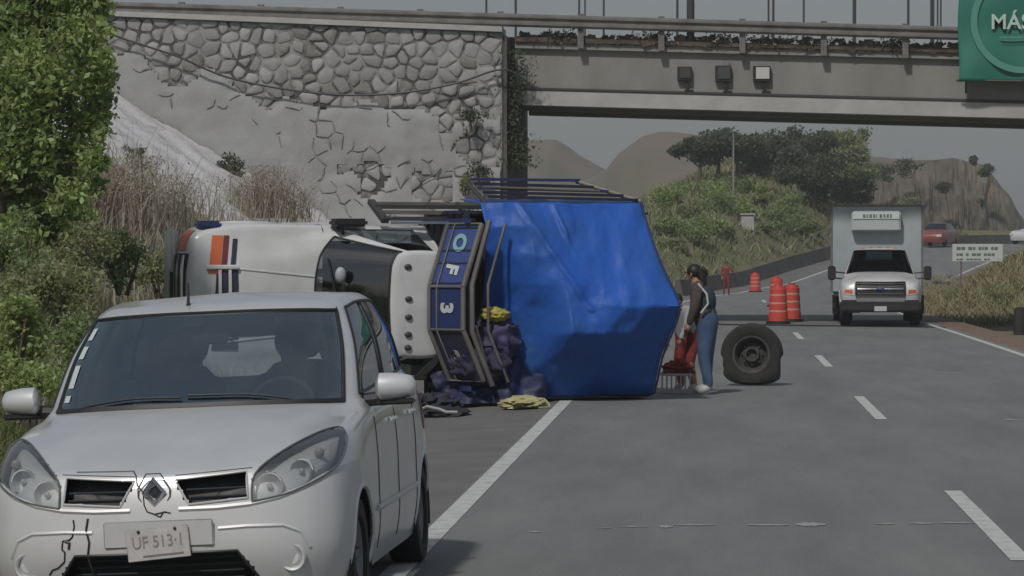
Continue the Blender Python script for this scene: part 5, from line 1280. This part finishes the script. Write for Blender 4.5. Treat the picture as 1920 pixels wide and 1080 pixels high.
t, L = person(1318, 738, 38.7, 1.74, (-1, .1), 'woman in a dark cardigan and blue jeans standing bent over by the tarp tail', dict(
    pelvis=(-.04, 0, .92), waist=(.0, 0, 1.08), chest=(.05, 0, 1.27), neck=(.09, 0, 1.42), head=(.14, 0, 1.52), crown=(.13, 0, 1.60),
    hipL=(-.06, .09, .87), hipR=(-.06, -.09, .87), kneeL=(-.02, .11, .47), kneeR=(-.04, -.11, .47), ankL=(-.10, .13, .09), ankR=(-.04, -.12, .09), toeL=(.07, .14, .035), toeR=(.13, -.13, .035),
    shL=(.06, .16, 1.34), shR=(.08, -.16, 1.34), elL=(.08, .24, 1.10), elR=(.12, -.22, 1.12), wrL=(.16, .20, .88), wrR=(.20, -.18, .90), fat=1.42), [skin_m, brown_c, denim, shoe_w])
m = MB(); m.tube([L(p) for p in ((.04, .21, 1.40), (-.07, .24, 1.27), (-.09, .24, 1.15), (.0, .24, 1.03))], .014, 6); m.build('bag_strap', shoe_w, t, smooth=True)
m = MB(); q_ = L((-.035, .0, 1.17)); m.ball(q_, .17, 9, (.8, 1.15, 1.25)); m.build('vest_back', teal_c, t, smooth=True)
m = MB(); m.tube([L(p) for p in ((.06, .0, 1.58), (.0, .0, 1.585), (-.04, .01, 1.55), (-.06, .01, 1.50))], [.04, .034, .028, .012], 8); m.build('ponytail', hair_m, t, smooth=True)
t, L = person(1284, 733, 39.4, 1.42, (-.6, -.8), 'person in grey top and red trousers leaning behind the woman at the tarp tail', dict(
    pelvis=(-.10, 0, .88), waist=(.0, 0, 1.02), chest=(.10, 0, 1.2), neck=(.18, 0, 1.34), head=(.24, 0, 1.43), crown=(.24, 0, 1.52),
    hipL=(-.1, .1, .83), hipR=(-.1, -.1, .83), kneeL=(.06, .13, .46), kneeR=(.0, -.13, .46), ankL=(-.05, .15, .09), ankR=(-.1, -.14, .09), toeL=(.1, .16, .035), toeR=(.06, -.15, .035),
    shL=(.1, .16, 1.28), shR=(.1, -.16, 1.28), elL=(.2, .2, 1.04), elR=(.2, -.2, 1.04), wrL=(.3, .14, .82), wrR=(.28, -.16, .8), shinmat=0, fat=1.4), [skin_m, grey_c, red_c, grey_c], long_hair=False)
p_, L = person(1362, 552, 126, 1.42, (0, -1), 'distant person in red clothes standing on the roadway near the orange drums', dict(wrL=(.2, .3, 1.25), elL=(.05, .3, 1.2), legmat=1, shinmat=2), [skin_m, red_c, M('maroon', (.16, .03, .03), .9), blackp], long_hair=False)
# pale crate by the tarp tail
cg = at(1268, 722, 38.9); t = thing('crate', (cg.x, 38.9, 0), 'pale slatted crate on the road under the tail of the blue tarp', 'crate')
m = MB(); m.box((cg.x, 38.9, .03), (.42, .3, .05)); m.build('base', crate_m, t)
for k in range(7):
    m = MB(); m.box((cg.x - .18 + .06 * k, 38.76, .14), (.022, .015, .2)); m.build('slat', crate_m, t)
for yy in (38.76, 39.04):
    m = MB(); m.box((cg.x, yy, .25), (.42, .02, .03)); m.build('top_rail', crate_m, t)
lump('cloth', (cg.x + .02, 38.95, .30), (.2, .16, .12), red_c, 'red cloth heaped in the pale slatted crate', 'cloth', amp=.35, seed=21, freq=2.4)

# ------------------------------------------------------------------ traffic drums
def drum(px, py, Y, label, d=.5, h=1.02):
    g = at(px, py, Y); z0 = 0.0
    t = thing('traffic_drum', (g.x, Y, z0), label, 'traffic drum', 'orange traffic drums on the closed lane')
    m = MB(); r = d / 2
    m.lathe([(.001, 0), (r * 1.25, 0), (r * 1.25, .07), (r * 1.02, .08), (.001, .08)], (g.x, Y, z0), (0, 0, 1), 24); m.build('base', blackp, t, smooth=35)
    prof = [(r * .98, .08)]; 
    for k in range(4):
        zz0 = .08 + (h - .2) * k / 4; zz1 = .08 + (h - .2) * (k + 1) / 4; rr = r * (.98 - .05 * k)
        prof += [(rr, zz0 + .01), (rr, zz1 - .015), (rr * .95, zz1 - .01)]
    prof += [(r * .74, h - .12), (r * .7, h - .06), (r * .35, h - .05), (r * .35, h), (.001, h)]
    m = MB(); m.lathe(prof, (g.x, Y, z0), (0, 0, 1), 24); m.build('barrel', orange_d, t, smooth=35)
    for k in (1, 2, 3):
        zz0 = .10 + (h - .2) * k / 4; rr = r * (.98 - .05 * k) + .004; m = MB(); m.lathe([(rr, zz0), (rr, zz0 + .045)], (g.x, Y, z0), (0, 0, 1), 24); m.build('band', drum_w, t, smooth=True)
    return t
drum(1459, 607, 76.2, 'nearest orange drum, standing under the near edge of the bridge')
drum(1484, 603, 78.6, 'orange drum half hidden just behind the nearest drum')
drum(1456, 575, 99.5, 'orange drum rising directly behind the nearest one, farther along the lane')
drum(1416, 548, 134, 'small far orange drum alone near the dark roadside barrier', .5, .9)

# ------------------------------------------------------------------ white box truck
def box_truck():
    yaw = R(-2.5); g = at(1650, 604, 75.0); base = Vector((g.x - .05, 73.9, 0))
    xf = Matrix.Translation(base) @ Matrix.Rotation(yaw, 4, 'Z')
    t = thing('box_truck', base, 'white box truck with a black grille driving toward the camera under the bridge', 'truck')
    B = cab(t, xf, white_p, glass_t, blackp)
    g_ = patch(B.front, [(-.60, 1.08), (.60, 1.08), (.60, .74), (-.60, .74)], xf, off=.012).build('grille', blackp, t)
    for z in (.80, .915, 1.03):
        m = MB(xf).tube([B.front(x, z, .03) for x in np.linspace(-.56, .56, 12)], .018, 6); m.build('grille_bar', steel_d if z != .915 else chrome, g_)
    outline(B.front, [(-.60, 1.08), (.60, 1.08), (.60, .74), (-.60, .74)], xf, .02, off=.015).build('grille_frame', blackp, g_)
    m = MB(xf); q = B.front(0, .915, .05); m.ball(q, .07, 8, (1.4, .3, .6)); m.build('badge', navy_l, g_, smooth=True)
    for sg in (-1, 1):
        h = patch(B.front, [(sg * .64, .76), (sg * .90, .80), (sg * .91, .98), (sg * .64, 1.04)], xf, off=.012).build('headlight', reflector, t)
        patch(B.front, [(sg * .68, .80), (sg * .86, .83), (sg * .86, .90), (sg * .68, .90)], xf, off=.018).build('indicator', amber, h)
    m = MB(xf); m.box((0, -.08, .66), (1.2, .14, .10)); m.build('bumper_centre', chrome, t, bevel=.02)
    m = MB(xf); m.box((0, -.06, .50), (1.98, .22, .30)); m.build('bumper', blackp, t, bevel=.05)
    m = MB(xf); m.box((0, -.185, .44), (.30, .02, .12)); m.build('number_plate', M('plate_pale', (.5, .5, .5), .6), t)
    # cargo box
    m = MB(xf); m.box((-.06, 5.3, 1.92), (2.34, 4.1, 2.26)); bo = m.build('cargo_box', white_b, t, bevel=.03)
    for x in (-.06 - 1.155, -.06 + 1.155):
        m = MB(xf); m.box((x, 3.235, 1.92), (.05, .03, 2.24)); m.build('corner_trim', galv, bo)
    m = MB(xf); m.box((-.06, 3.235, 3.02), (2.26, .03, .05)); m.build('corner_trim', galv, bo)
    m = MB(xf); m.box((-.08, 3.08, 2.62), (1.25, .32, .52)); cu = m.build('cooling_unit', M('unit_panel', (.42, .46, .46), .6), t, bevel=.04)
    m = MB(xf); m.box((-.08, 2.905, 2.76), (1.18, .02, .17)); m.build('unit_sign', M('unit_sign', (.56, .62, .61), .6), cu)
    sx_ = -.42
    for w_ in (.07, .05, .08, .06, .03, .08, .06, .07, .05):
        m = MB(xf); m.box((sx_ + w_ / 2, 2.89, 2.75), (w_ * .8, .008, .09)); m.build('letter', sign_t, cu); sx_ += w_ + (.02 if w_ != .03 else .05)
    m = MB(xf); m.box((-.06, 5.3, .74), (2.2, 4.0, .1)); m.build('sub_frame', steel_d, t)
    for x_ in (-1.12, 1.0): m = MB(xf); m.box((x_, 4.0, .55), (.1, .8, .35)); m.build('side_tank', steel_d, t, bevel=.03)
    for y_, w_, xo in ((.92, .25, .86), (5.9, .5, .92)):
        for sg in (-1, 1): wheel(t, (sg * xo, y_, .41), .41, w_, sg, xf, rubber, rim_m, spokes=6)
    for x_ in (-.95, .95): m = MB(xf); m.box((x_, 5.35, .45), (.5, .03, .5)); m.build('mud_flap', blackp, t)
    for x in (-.4, -.2, 0, .2, .4):
        q = B.top(x, 2.52, .01); m = MB(xf); m.ball(q, .03, 5, (1.6, 1, .8)); m.build('roof_lamp', amber, t)
box_truck()

# ------------------------------------------------------------------ far vehicles, sign, barrier
def small_car(px, py, Y, paint, label, heading, tail=False):
    g = at(px, py, Y); z0 = g.z; base = Vector((g.x, Y, z0)); xf = Matrix.Translation(base) @ Matrix.Rotation(heading, 4, 'Z')
    t = thing('far_car', base, label, 'car', 'cars on the far bend')
    r0 = [(0, 0, .25), (.6, .03, .25), (.84, .3, .25), (.86, 1.5, .25), (.86, 3.4, .25), (.8, 4.1, .3), (0, 4.2, .3)]
    r1 = [(0, -.05, .55), (.62, .0, .55), (.87, .28, .6), (.88, 1.5, .7), (.88, 3.4, .75), (.8, 4.15, .75), (0, 4.25, .75)]
    r2 = [(0, .1, .8), (.58, .15, .82), (.82, .4, .88), (.85, 1.4, .92), (.84, 3.4, .98), (.76, 4.0, .98), (0, 4.1, .98)]
    r3 = [(0, 1.15, .98), (.5, 1.2, .98), (.72, 1.35, .96), (.78, 1.6, .98), (.77, 3.4, 1.02), (.6, 3.8, 1.02), (0, 3.9, 1.02)]
    r4 = [(0, 1.85, 1.42), (.4, 1.9, 1.42), (.55, 2.0, 1.41), (.6, 2.1, 1.42), (.58, 3.1, 1.42), (.5, 3.3, 1.4), (0, 3.4, 1.4)]
    r5 = [(0, 2.3, 1.47)] * 3 + [(0, 2.4, 1.48), (0, 2.9, 1.48), (0, 3.0, 1.47), (0, 3.0, 1.47)]
    B = Body([[r0, r1, r2, r3], [r3, r4], [r4, r5]], 6, 6)
    def cls(tt, s_, c):
        if 3.1 < tt < 3.95 and (abs(s_) < 2.2 or 2.9 < abs(s_) < 4.1 or abs(s_) > 5.2): return 'window'
        return 'body'
    V, P = B.split(cls)
    for k, fs in P.items(): sub_mesh(V, fs, xf).build(k, paint if k == 'body' else glass_s, t, smooth=50, fix=False)
    for y_ in (.8, 3.4):
        for sg in (-1, 1):
            m = MB(xf); m.lathe([(.001, .1), (.2, .1), (.3, .09), (.31, -.08), (.001, -.09)], (sg * .78, y_, .31), (sg, 0, 0), 20); m.build('wheel', rubber, t, smooth=40)
    for sg in (-1, 1):
        m = MB(xf)
        if tail: m.box((sg * .7, 4.1, .8), (.26, .12, .2)); m.build('tail_light', red_l, t)
        else: m.box((sg * .62, .02, .66), (.3, .08, .14)); m.build('headlight', reflector, t)
    return t
small_car(1742, 462, 184, M('dark_red', (.22, .05, .04), .4, coat=.4), 'dark red car with a pale roof half hidden behind the box truck', R(-18), False)
small_car(1912, 458, 201, white_p, 'white car on the far bend at the edge of the picture', R(-35), False)
# roadside information sign
sp = at(1833, 490, 112); zb = tz(sp.x, 112); t = thing('road_sign', (sp.x, 112, zb), 'pale rectangular road sign with two lines of print on the grassy verge', 'sign')
c_ = at(1833, 474, 112); w_ = 1.86; m = MB(); m.box((c_.x, 112, c_.z), (w_, .05, .66)); pn = m.build('panel', sign_w, t, bevel=.01)
for row, zo, hh in ((0, .17, .10), (1, -.06, .08), (2, -.24, .05)):
    x = c_.x - .78
    while x < c_.x + (.72 if row == 0 else .55):
        w2 = random.uniform(.06, .16); m = MB(); m.box((x + w2 / 2, 111.965, c_.z + zo), (w2, .012, hh)); m.build('letter', sign_t, pn); x += w2 + random.choice((.03, .03, .12))
for sx_ in (-.6, .6):
    m = MB(); m.box((c_.x + sx_, 112.05, (c_.z + zb) / 2 - .1), (.07, .05, abs(c_.z - zb) + .5)); m.build('post', galv, t)
# concrete barrier along the outer edge of the bend
i0 = next(i for i, p in enumerate(cl) if p.y > 128)
i1 = next(i for i, p in enumerate(cl) if p.y > 232)
t = thing('barrier', (offs(ROADL - 2.3, i0).x, offs(ROADL - 2.3, i0).y, 0), 'long dark low barrier along the outer edge of the uphill bend', 'barrier')
for i in range(i0, i1):
    a_, b_ = offs(ROADL - 2.3, i), offs(ROADL - 2.3, i + 1); za, zb_ = road_z(cl[i].y), road_z(cl[i + 1].y)
    d = (b_ - a_).normalized(); sdv = Vector((d.y, -d.x, 0)); b2 = b_ - d * .03
    m = MB(); m.add([a_ + sdv * .26 + Vector((0, 0, za - .15)), a_ + sdv * .09 + Vector((0, 0, za + .60)), a_ - sdv * .09 + Vector((0, 0, za + .60)), a_ - sdv * .26 + Vector((0, 0, za - .15)),
                     b2 + sdv * .26 + Vector((0, 0, zb_ - .15)), b2 + sdv * .09 + Vector((0, 0, zb_ + .60)), b2 - sdv * .09 + Vector((0, 0, zb_ + .60)), b2 - sdv * .26 + Vector((0, 0, zb_ - .15))],
                    [(0, 1, 2, 3), (4, 7, 6, 5), (0, 4, 5, 1), (1, 5, 6, 2), (2, 6, 7, 3), (3, 7, 4, 0)]); m.build('barrier_segment', conc_d, t)
# dark bollard / post at right edge
g = at(1912, 612, 76); m = MB(); m.lathe([(.001, 0), (.16, 0), (.15, .6), (.11, .68), (.001, .7)], (g.x, 76, -.25), (0, 0, 1), 16); o = m.build('bollard', rubber_dust, None, smooth=40); tag(o, 'short dark bollard on the verge at the edge of the picture below the bridge', 'bollard')
# small block and poles on the far slope
def on_terrain(px, py, y0=120, y1=400):
    """first distance where the ray of pixel (px,py) meets the terrain"""
    yy = np.linspace(y0, y1, 560); P = [at(px, py, v) for v in yy]
    X_ = np.array([p.x for p in P]); Z_ = np.array([p.z for p in P]); T_ = terrain(X_, yy); k = np.where(T_ >= Z_)[0]
    if len(k) == 0: return None
    return Vector((X_[k[0]], yy[k[0]], T_[k[0]]))
q = on_terrain(1402, 434)
if q:
    t = thing('concrete_cabinet', q, 'small pale concrete cabinet among the bushes on the far slope', 'cabinet')
    s_ = q.y / FPX; m = MB(); m.box((q.x, q.y + .3, q.z + 14 * s_), (24 * s_, .6, 30 * s_)); m.build('body', conc_l, t, bevel=.02); m = MB(); m.box((q.x, q.y + .3, q.z + 30 * s_), (28 * s_, .75, 3 * s_)); m.build('cap', conc_l, t)
for px, pyb, pyt, lab in ((1375, 305, 250, 'thin pale pole standing among the dark trees above the slope'),):
    Yp = 176; b_ = at(px, pyb, Yp); tt = at(px, pyt, Yp); m = MB(); m.tube([(b_.x, Yp, tz(b_.x, Yp) - .2), (b_.x, Yp, tt.z)], [.055, .04], 8); o = m.build('wooden_pole', conc, None, smooth=True); tag(o, lab, 'pole')

# ------------------------------------------------------------------ vegetation
def tree(name, base, crown_c, rad, n, size, mat, label, group=None, k=14, sub=.42, trunk_r=.15, shell=.35):
    t = thing(name, base, label, 'tree', group)
    bl_ = blobset(crown_c, rad, k, sub); V, F = leaves(blob_points(bl_, n, shell), size); npmesh('crown', V, F, mat, t)
    m = MB(); b = Vector(base); c = Vector(crown_c); m.tube([b - Vector((0, 0, .2)), b.lerp(c, .4) + Vector((.1, 0, 0)), b.lerp(c, .95)], [trunk_r, trunk_r * .75, trunk_r * .3], 8)
    for q in bl_[:7]: m.tube([b.lerp(c, .5), b.lerp(c, .5).lerp(Vector(q[:3]), .6), Vector(q[:3])], [trunk_r * .45, trunk_r * .25, .015], 6)
    m.build('trunk', bark, t, smooth=True); return t
# big leafy tree at the left edge
Yt = 34.0; cx = at(70, 200, Yt)
bls = []
t = thing('leafy_tree', (cx.x - .6, Yt, tz(cx.x - .6, Yt)), 'big bright green leafy tree filling the upper corner left of the stone wall', 'tree')
for px, py, r_ in ((20, 40, .75), (90, 20, .6), (150, 70, .42), (175, 140, .33), (40, 150, .7), (110, 170, .6), (165, 230, .36), (30, 270, .7), (120, 300, .5), (180, 300, .25), (60, 380, .6), (130, 380, .36), (-60, 200, .9), (-80, 40, .9), (60, -60, .8), (150, -30, .4), (10, 460, .5), (190, 185, .22), (165, 30, .34), (195, 110, .2), (205, 150, .12), (208, 60, .1), (190, 255, .16), (178, 345, .18), (150, 420, .25), (100, 440, .35), (205, 215, .1), (185, 5, .22), (170, 400, .1)):
    q = at(px, py, Yt + random.uniform(-.5, .6)); bls.append((q.x, q.y, q.z, r_, r_ * .9, r_ * .9))
V, F = leaves(blob_points(bls, 36000, .25), .095, .5); npmesh('crown', V, F, leaf_b, t)
m = MB(); b = Vector((cx.x - .6, Yt, tz(cx.x - .6, Yt) - .2)); 
m.tube([b, b + Vector((.1, 0, 1.2)), b + Vector((.2, 0, 2.6)), b + Vector((.1, 0, 4.2))], [.16, .13, .09, .03], 10)
for q in bls[:16]: m.tube([b + Vector((.15, 0, 1.6)), (b + Vector((.15, 0, 1.9))).lerp(Vector(q[:3]), .45), (b + Vector((.15, 0, 1.9))).lerp(Vector(q[:3]), .8)], [.06, .035, .008], 6)
m.build('trunk', bark, t, smooth=True)
# bushes beneath it, on the bank
def bush_on(px, py, Y, rx, rz, n, size, mat, lab, **kw):
    q = at(px, py, Y); return shrub('bush', (q.x, Y, q.z), (rx, rx * .8, rz), n, size, mat, lab, 'bushes on the roadside bank', **kw)
bush_on(15, 620, 24, .38, .42, 2600, .06, leaf_b, 'fresh green bush at the picture edge beyond the hatchback mirror')
bush_on(95, 560, 27, .5, .42, 3200, .055, leaf_o, 'olive bush on the bank between the picture edge and the hatchback roof')
bush_on(30, 470, 31, .6, .5, 3500, .06, leaf_m, 'mid green bush directly under the leafy tree')
bush_on(140, 470, 33, .55, .42, 3000, .055, leaf_o, 'olive bush under the right side of the leafy tree')
bush_on(230, 480, 36, .5, .38, 2600, .055, leaf_m, 'mid green low bush left of the overturned cab behind the hatchback roof')
bush_on(300, 500, 40, .5, .38, 2400, .06, leaf_o, 'olive low bush touching the nose of the overturned cab')
bush_on(150, 640, 26, .35, .3, 1900, .05, leaf_m, 'small green bush beside the hatchback windscreen pillar')
bush_on(60, 720, 22, .4, .22, 1800, .045, leaf_b, 'low bright green plant above the hatchback mirror')
bush_on(250, 300, 60, .35, .3, 700, .07, leaf_d, 'small dark weed on top of the whitewashed slope')
bush_on(440, 310, 71, .45, .35, 900, .08, leaf_d, 'dark weed at the crest of the whitewashed slope against the wall')
bush_on(345, 355, 64, .3, .2, 500, .07, leaf_o, 'small weed in the middle of the whitewashed slope')
# grass on bank: near green, dry stalks farther
def bank_pts(n, x0, x1, y0, y1):
    X_ = rng.uniform(x0, x1, n); Y_ = rng.uniform(y0, y1, n); return np.stack([X_, Y_, terrain(X_, Y_)], 1)
P_ = bank_pts(42000, -9.5, -4.75, 15, 46); P_ = P_[P_[:, 0] < -4.9 + .02 * rng.normal(size=len(P_))]
V, F = blades(P_, .20, .014, .35); o = npmesh('grass', V, F, grass_m, kind='stuff'); tag(o, 'green grass covering the roadside bank', 'grass')
P_ = bank_pts(9000, -12, -5.2, 26, 52); V, F = blades(P_, .5, .016, .22); o = npmesh('tall_grass', V, F, drym, kind='stuff'); tag(o, 'tall dry grass stalks on the bank behind the hatchback', 'grass')
P_ = bank_pts(3000, -11.5, -7.6, 38, 58); P_[:, 2] += .02; V, F = blades(P_[:1500], 1.05, .022, .12); o = npmesh('tall_grass', V, F, drym, kind='stuff'); tag(o, 'high straw coloured stalks before the whitewashed slope', 'grass')
def dry_plant(px, py, Y, h, w, n, mat, lab):
    q = at(px, py, Y); t = thing('dry_plant', (q.x, Y, q.z), lab, 'plant', 'dry plants by the whitewashed slope')
    c_ = np.array([[q.x + rng.normal() * w, Y + rng.normal() * w * .6, q.z - .1] for _ in range(n)]); V, F = blades(c_, h, .022, .16); npmesh('stalks', V, F, mat, t)
    lp = []
    for k in range(n * 5):
        b_ = c_[rng.integers(n)]; lp.append((b_[0] + rng.normal() * .13, b_[1] + rng.normal() * .1, b_[2] + h * rng.uniform(.35, 1.05)))
    V, F = leaves(lp, .06, .4); npmesh('foliage', V, F, mat, t)  # seed heads along the dry stalks, built from leaf flakes
dry_plant(500, 400, 62, 1.05, .32, 210, dry_o, 'rust coloured dry plant before the wall above the overturned bonnet')
dry_plant(455, 395, 63, .8, .3, 120, drym, 'straw coloured dry plant just left of the rust coloured one')
dry_plant(550, 408, 62, .7, .25, 110, drym, 'straw coloured dry plant just right of the rust coloured one')
dry_plant(250, 420, 46, 1.1, .28, 200, drym, 'tall straw plant at the left foot of the whitewashed slope')
dry_plant(300, 430, 48, .95, .3, 200, drym, 'straw plant in the middle foot of the whitewashed slope')
dry_plant(190, 420, 44, .9, .3, 180, dry_o, 'rust tinted dry plant beneath the right edge of the leafy tree')
# verge right of the road
X_ = rng.uniform(6.3, 16, 30000); Y_ = rng.uniform(83, 150, 30000); Zt = terrain(X_, Y_); P_ = np.stack([X_, Y_, Zt], 1)
V, F = blades(P_, .32, .035, .35); o = npmesh('verge_grass', V, F, M('verge_blade', (.19, .205, .09), .85, col2=(.27, .22, .14), nscale=.35, island=.3), kind='stuff'); tag(o, 'green and straw grass on the mound right of the road', 'grass')
for px, py, r_, mat, lab in ((1762, 540, .35, leaf_d, 'dark green bush beside the mirror of the box truck'), (1800, 560, .4, leaf_o, 'olive bush on the verge right of the box truck'), (1880, 570, .45, leaf_o, 'wide olive bush on the verge near the picture edge'), (1815, 585, .25, dry_o, 'small rust coloured bush on the verge')):
    q = on_terrain(px, py, 84, 150)
    if q is None: q = at(px, py, 92); q = Vector((q.x, 92, tz(q.x, 92)))
    shrub('verge_bush', (q.x, q.y, q.z + r_ * .5), (r_ * 1.3, r_, r_ * .75), 900, .08, mat, lab, 'bushes on the verge right of the road')
# bushes on the far slope
far = [(1245, 430), (1290, 400), (1335, 365), (1345, 385), (1300, 445), (1360, 430), (1400, 395), (1440, 430), (1465, 415), (1425, 375), (1262, 372), (1250, 340), (1375, 345), (1500, 425), (1330, 425), (1480, 385), (1530, 430), (1270, 460), (1420, 355)]
for i, (px, py) in enumerate(far):
    q = on_terrain(px, py + 14)
    if q is None: continue
    r_ = random.uniform(.6, 1.25) * (1.2 if i in (2, 3) else 1); mat = [leaf_m, leaf_o, leaf_b, leaf_m][i % 4]
    shrub('slope_bush', (q.x, q.y, q.z + r_ * .5), (r_ * 1.25, r_, r_ * .8), 1500, .17, mat, '%s bush on the far slope, %s' % (['mid green', 'olive', 'bright green', 'dull green'][i % 4], ['left of the people, low down', 'above the head of the woman', 'upper one of the tall pair', 'lower one of the tall pair', 'low one near the woman', 'beside the concrete cabinet', 'above the concrete cabinet', 'right of the concrete cabinet', 'between cabinet and box truck', 'high on the bank crest', 'next to the corner of the tarp', 'highest next to the tarp', 'under the thin pale pole', 'close to the dark barrier', 'just left of the cabinet', 'below the big dark tree', 'next to the box truck', 'lowest beside the tarp', 'at the foot of the dark trees'][i]), 'bushes on the far slope')
X_ = rng.uniform(-30, 30, 60000); Y_ = rng.uniform(110, 215, 60000); d_, _ = signed_off(X_, Y_); k_ = (d_ < -7.9) & (d_ > -30); X_, Y_ = X_[k_], Y_[k_]
V, F = blades(np.stack([X_, Y_, terrain(X_, Y_)], 1), .45, .07, .4); o = npmesh('slope_grass', V, F, M('slope_blade', (.15, .20, .075), .85, col2=(.20, .185, .11), nscale=.12, island=.3), kind='stuff'); tag(o, 'rough grass on the slope beyond the bridge', 'grass')
# dark trees on the crest
trees = [(1310, 300, 262, 1.6, leaf_d), (1345, 300, 250, 2.0, leaf_d), (1410, 310, 262, 2.3, leaf_d), (1465, 325, 272, 2.6, leaf_d), (1525, 335, 275, 2.5, leaf_d), (1575, 330, 285, 1.9, leaf_o), (1440, 300, 245, 2.0, leaf_d), (1500, 300, 250, 2.2, leaf_d), (1380, 290, 245, 1.8, leaf_d), (1610, 345, 300, 1.5, leaf_o), (1550, 300, 258, 2.0, leaf_d), (1590, 290, 262, 1.5, leaf_o), (1600, 380, 340, 1.7, leaf_d), (1540, 370, 330, 1.5, leaf_d)]
names_ = ['leftmost dark tree on the crest, its top touching the bridge', 'dark tree right behind the thin pale pole', 'dark tree just right of the thin pale pole', 'broad dark tree in the middle of the crest', 'broad dark tree right of the middle one on the crest', 'olive tree at the right end of the dark crest trees', 'tall dark tree behind the middle one on the crest', 'second tall dark tree behind the middle of the crest', 'tall dark tree between pole and crest middle', 'small olive tree lowest at the right of the dark trees', 'tall dark tree right of centre against the bridge soffit', 'olive tree whose crown stands against the sky above the box truck', 'dark tree just above the cargo box of the box truck', 'small dark tree up left of the cargo box']
for i, ((px, py, pt_, r_, mat), nm_) in enumerate(zip(trees, names_)):
    Yq = 186 + (i % 4) * 4; c_ = at(px, (py + pt_) / 2, Yq); zb = tz(c_.x, Yq)
    rz_ = max(r_ * .8, (c_.z - zb) * .6)
    tree('crest_tree', (c_.x, Yq, zb), (c_.x, Yq, c_.z), (r_ * 1.1, r_, rz_ * .8), 4200, .26, mat, nm_, 'trees on the crest beyond the bridge', shell=.3)
# shrubs on rock face
for px, py, r_, lab in ((1700, 300, 1.3, 'grey green shrub on the left top of the rock face'), (1655, 312, 1.2, 'shrub where the rock face meets the dark trees'), (1825, 293, .8, 'thin upright shrub on the summit of the rock face'), (1765, 345, .8, 'shrub clinging midway up the rock face'), (1700, 370, 1.3, 'olive shrub at the foot of the rock face beside the cargo box'), (1850, 314, .9, 'low shrub on the right shoulder of the rock face')):
    q = at(px, py, 258); shrub('rock_shrub', (q.x, 258 - (2 if py > 320 else 0), q.z), (r_ * (.45 if 'thin' in lab else 1.1), r_ * .8, r_ * .7), 700, .24, leaf_o if 'olive' in lab else leaf_d, lab, 'shrubs on the rock face')

# ------------------------------------------------------------------ thin summer haze
hz = MB(); hz.box((60, 600, 18), (1400, 1500, 60)); ho_ = hz.build('haze', M('x', (1, 1, 1)), None, kind='stuff')
hm = bpy.data.materials.new('haze'); hm.use_nodes = True; ht = hm.node_tree; ht.nodes.clear(); o_ = ht.nodes.new('ShaderNodeOutputMaterial'); vp = ht.nodes.new('ShaderNodeVolumePrincipled')
vp.inputs['Color'].default_value = (.86, .88, .9, 1); vp.inputs['Density'].default_value = .0007; vp.inputs['Anisotropy'].default_value = .1
ht.links.new(vp.outputs[0], o_.inputs['Volume']); ho_.data.materials.clear(); ho_.data.materials.append(hm)
tag(ho_, 'thin pale haze lying over the whole valley', 'haze')
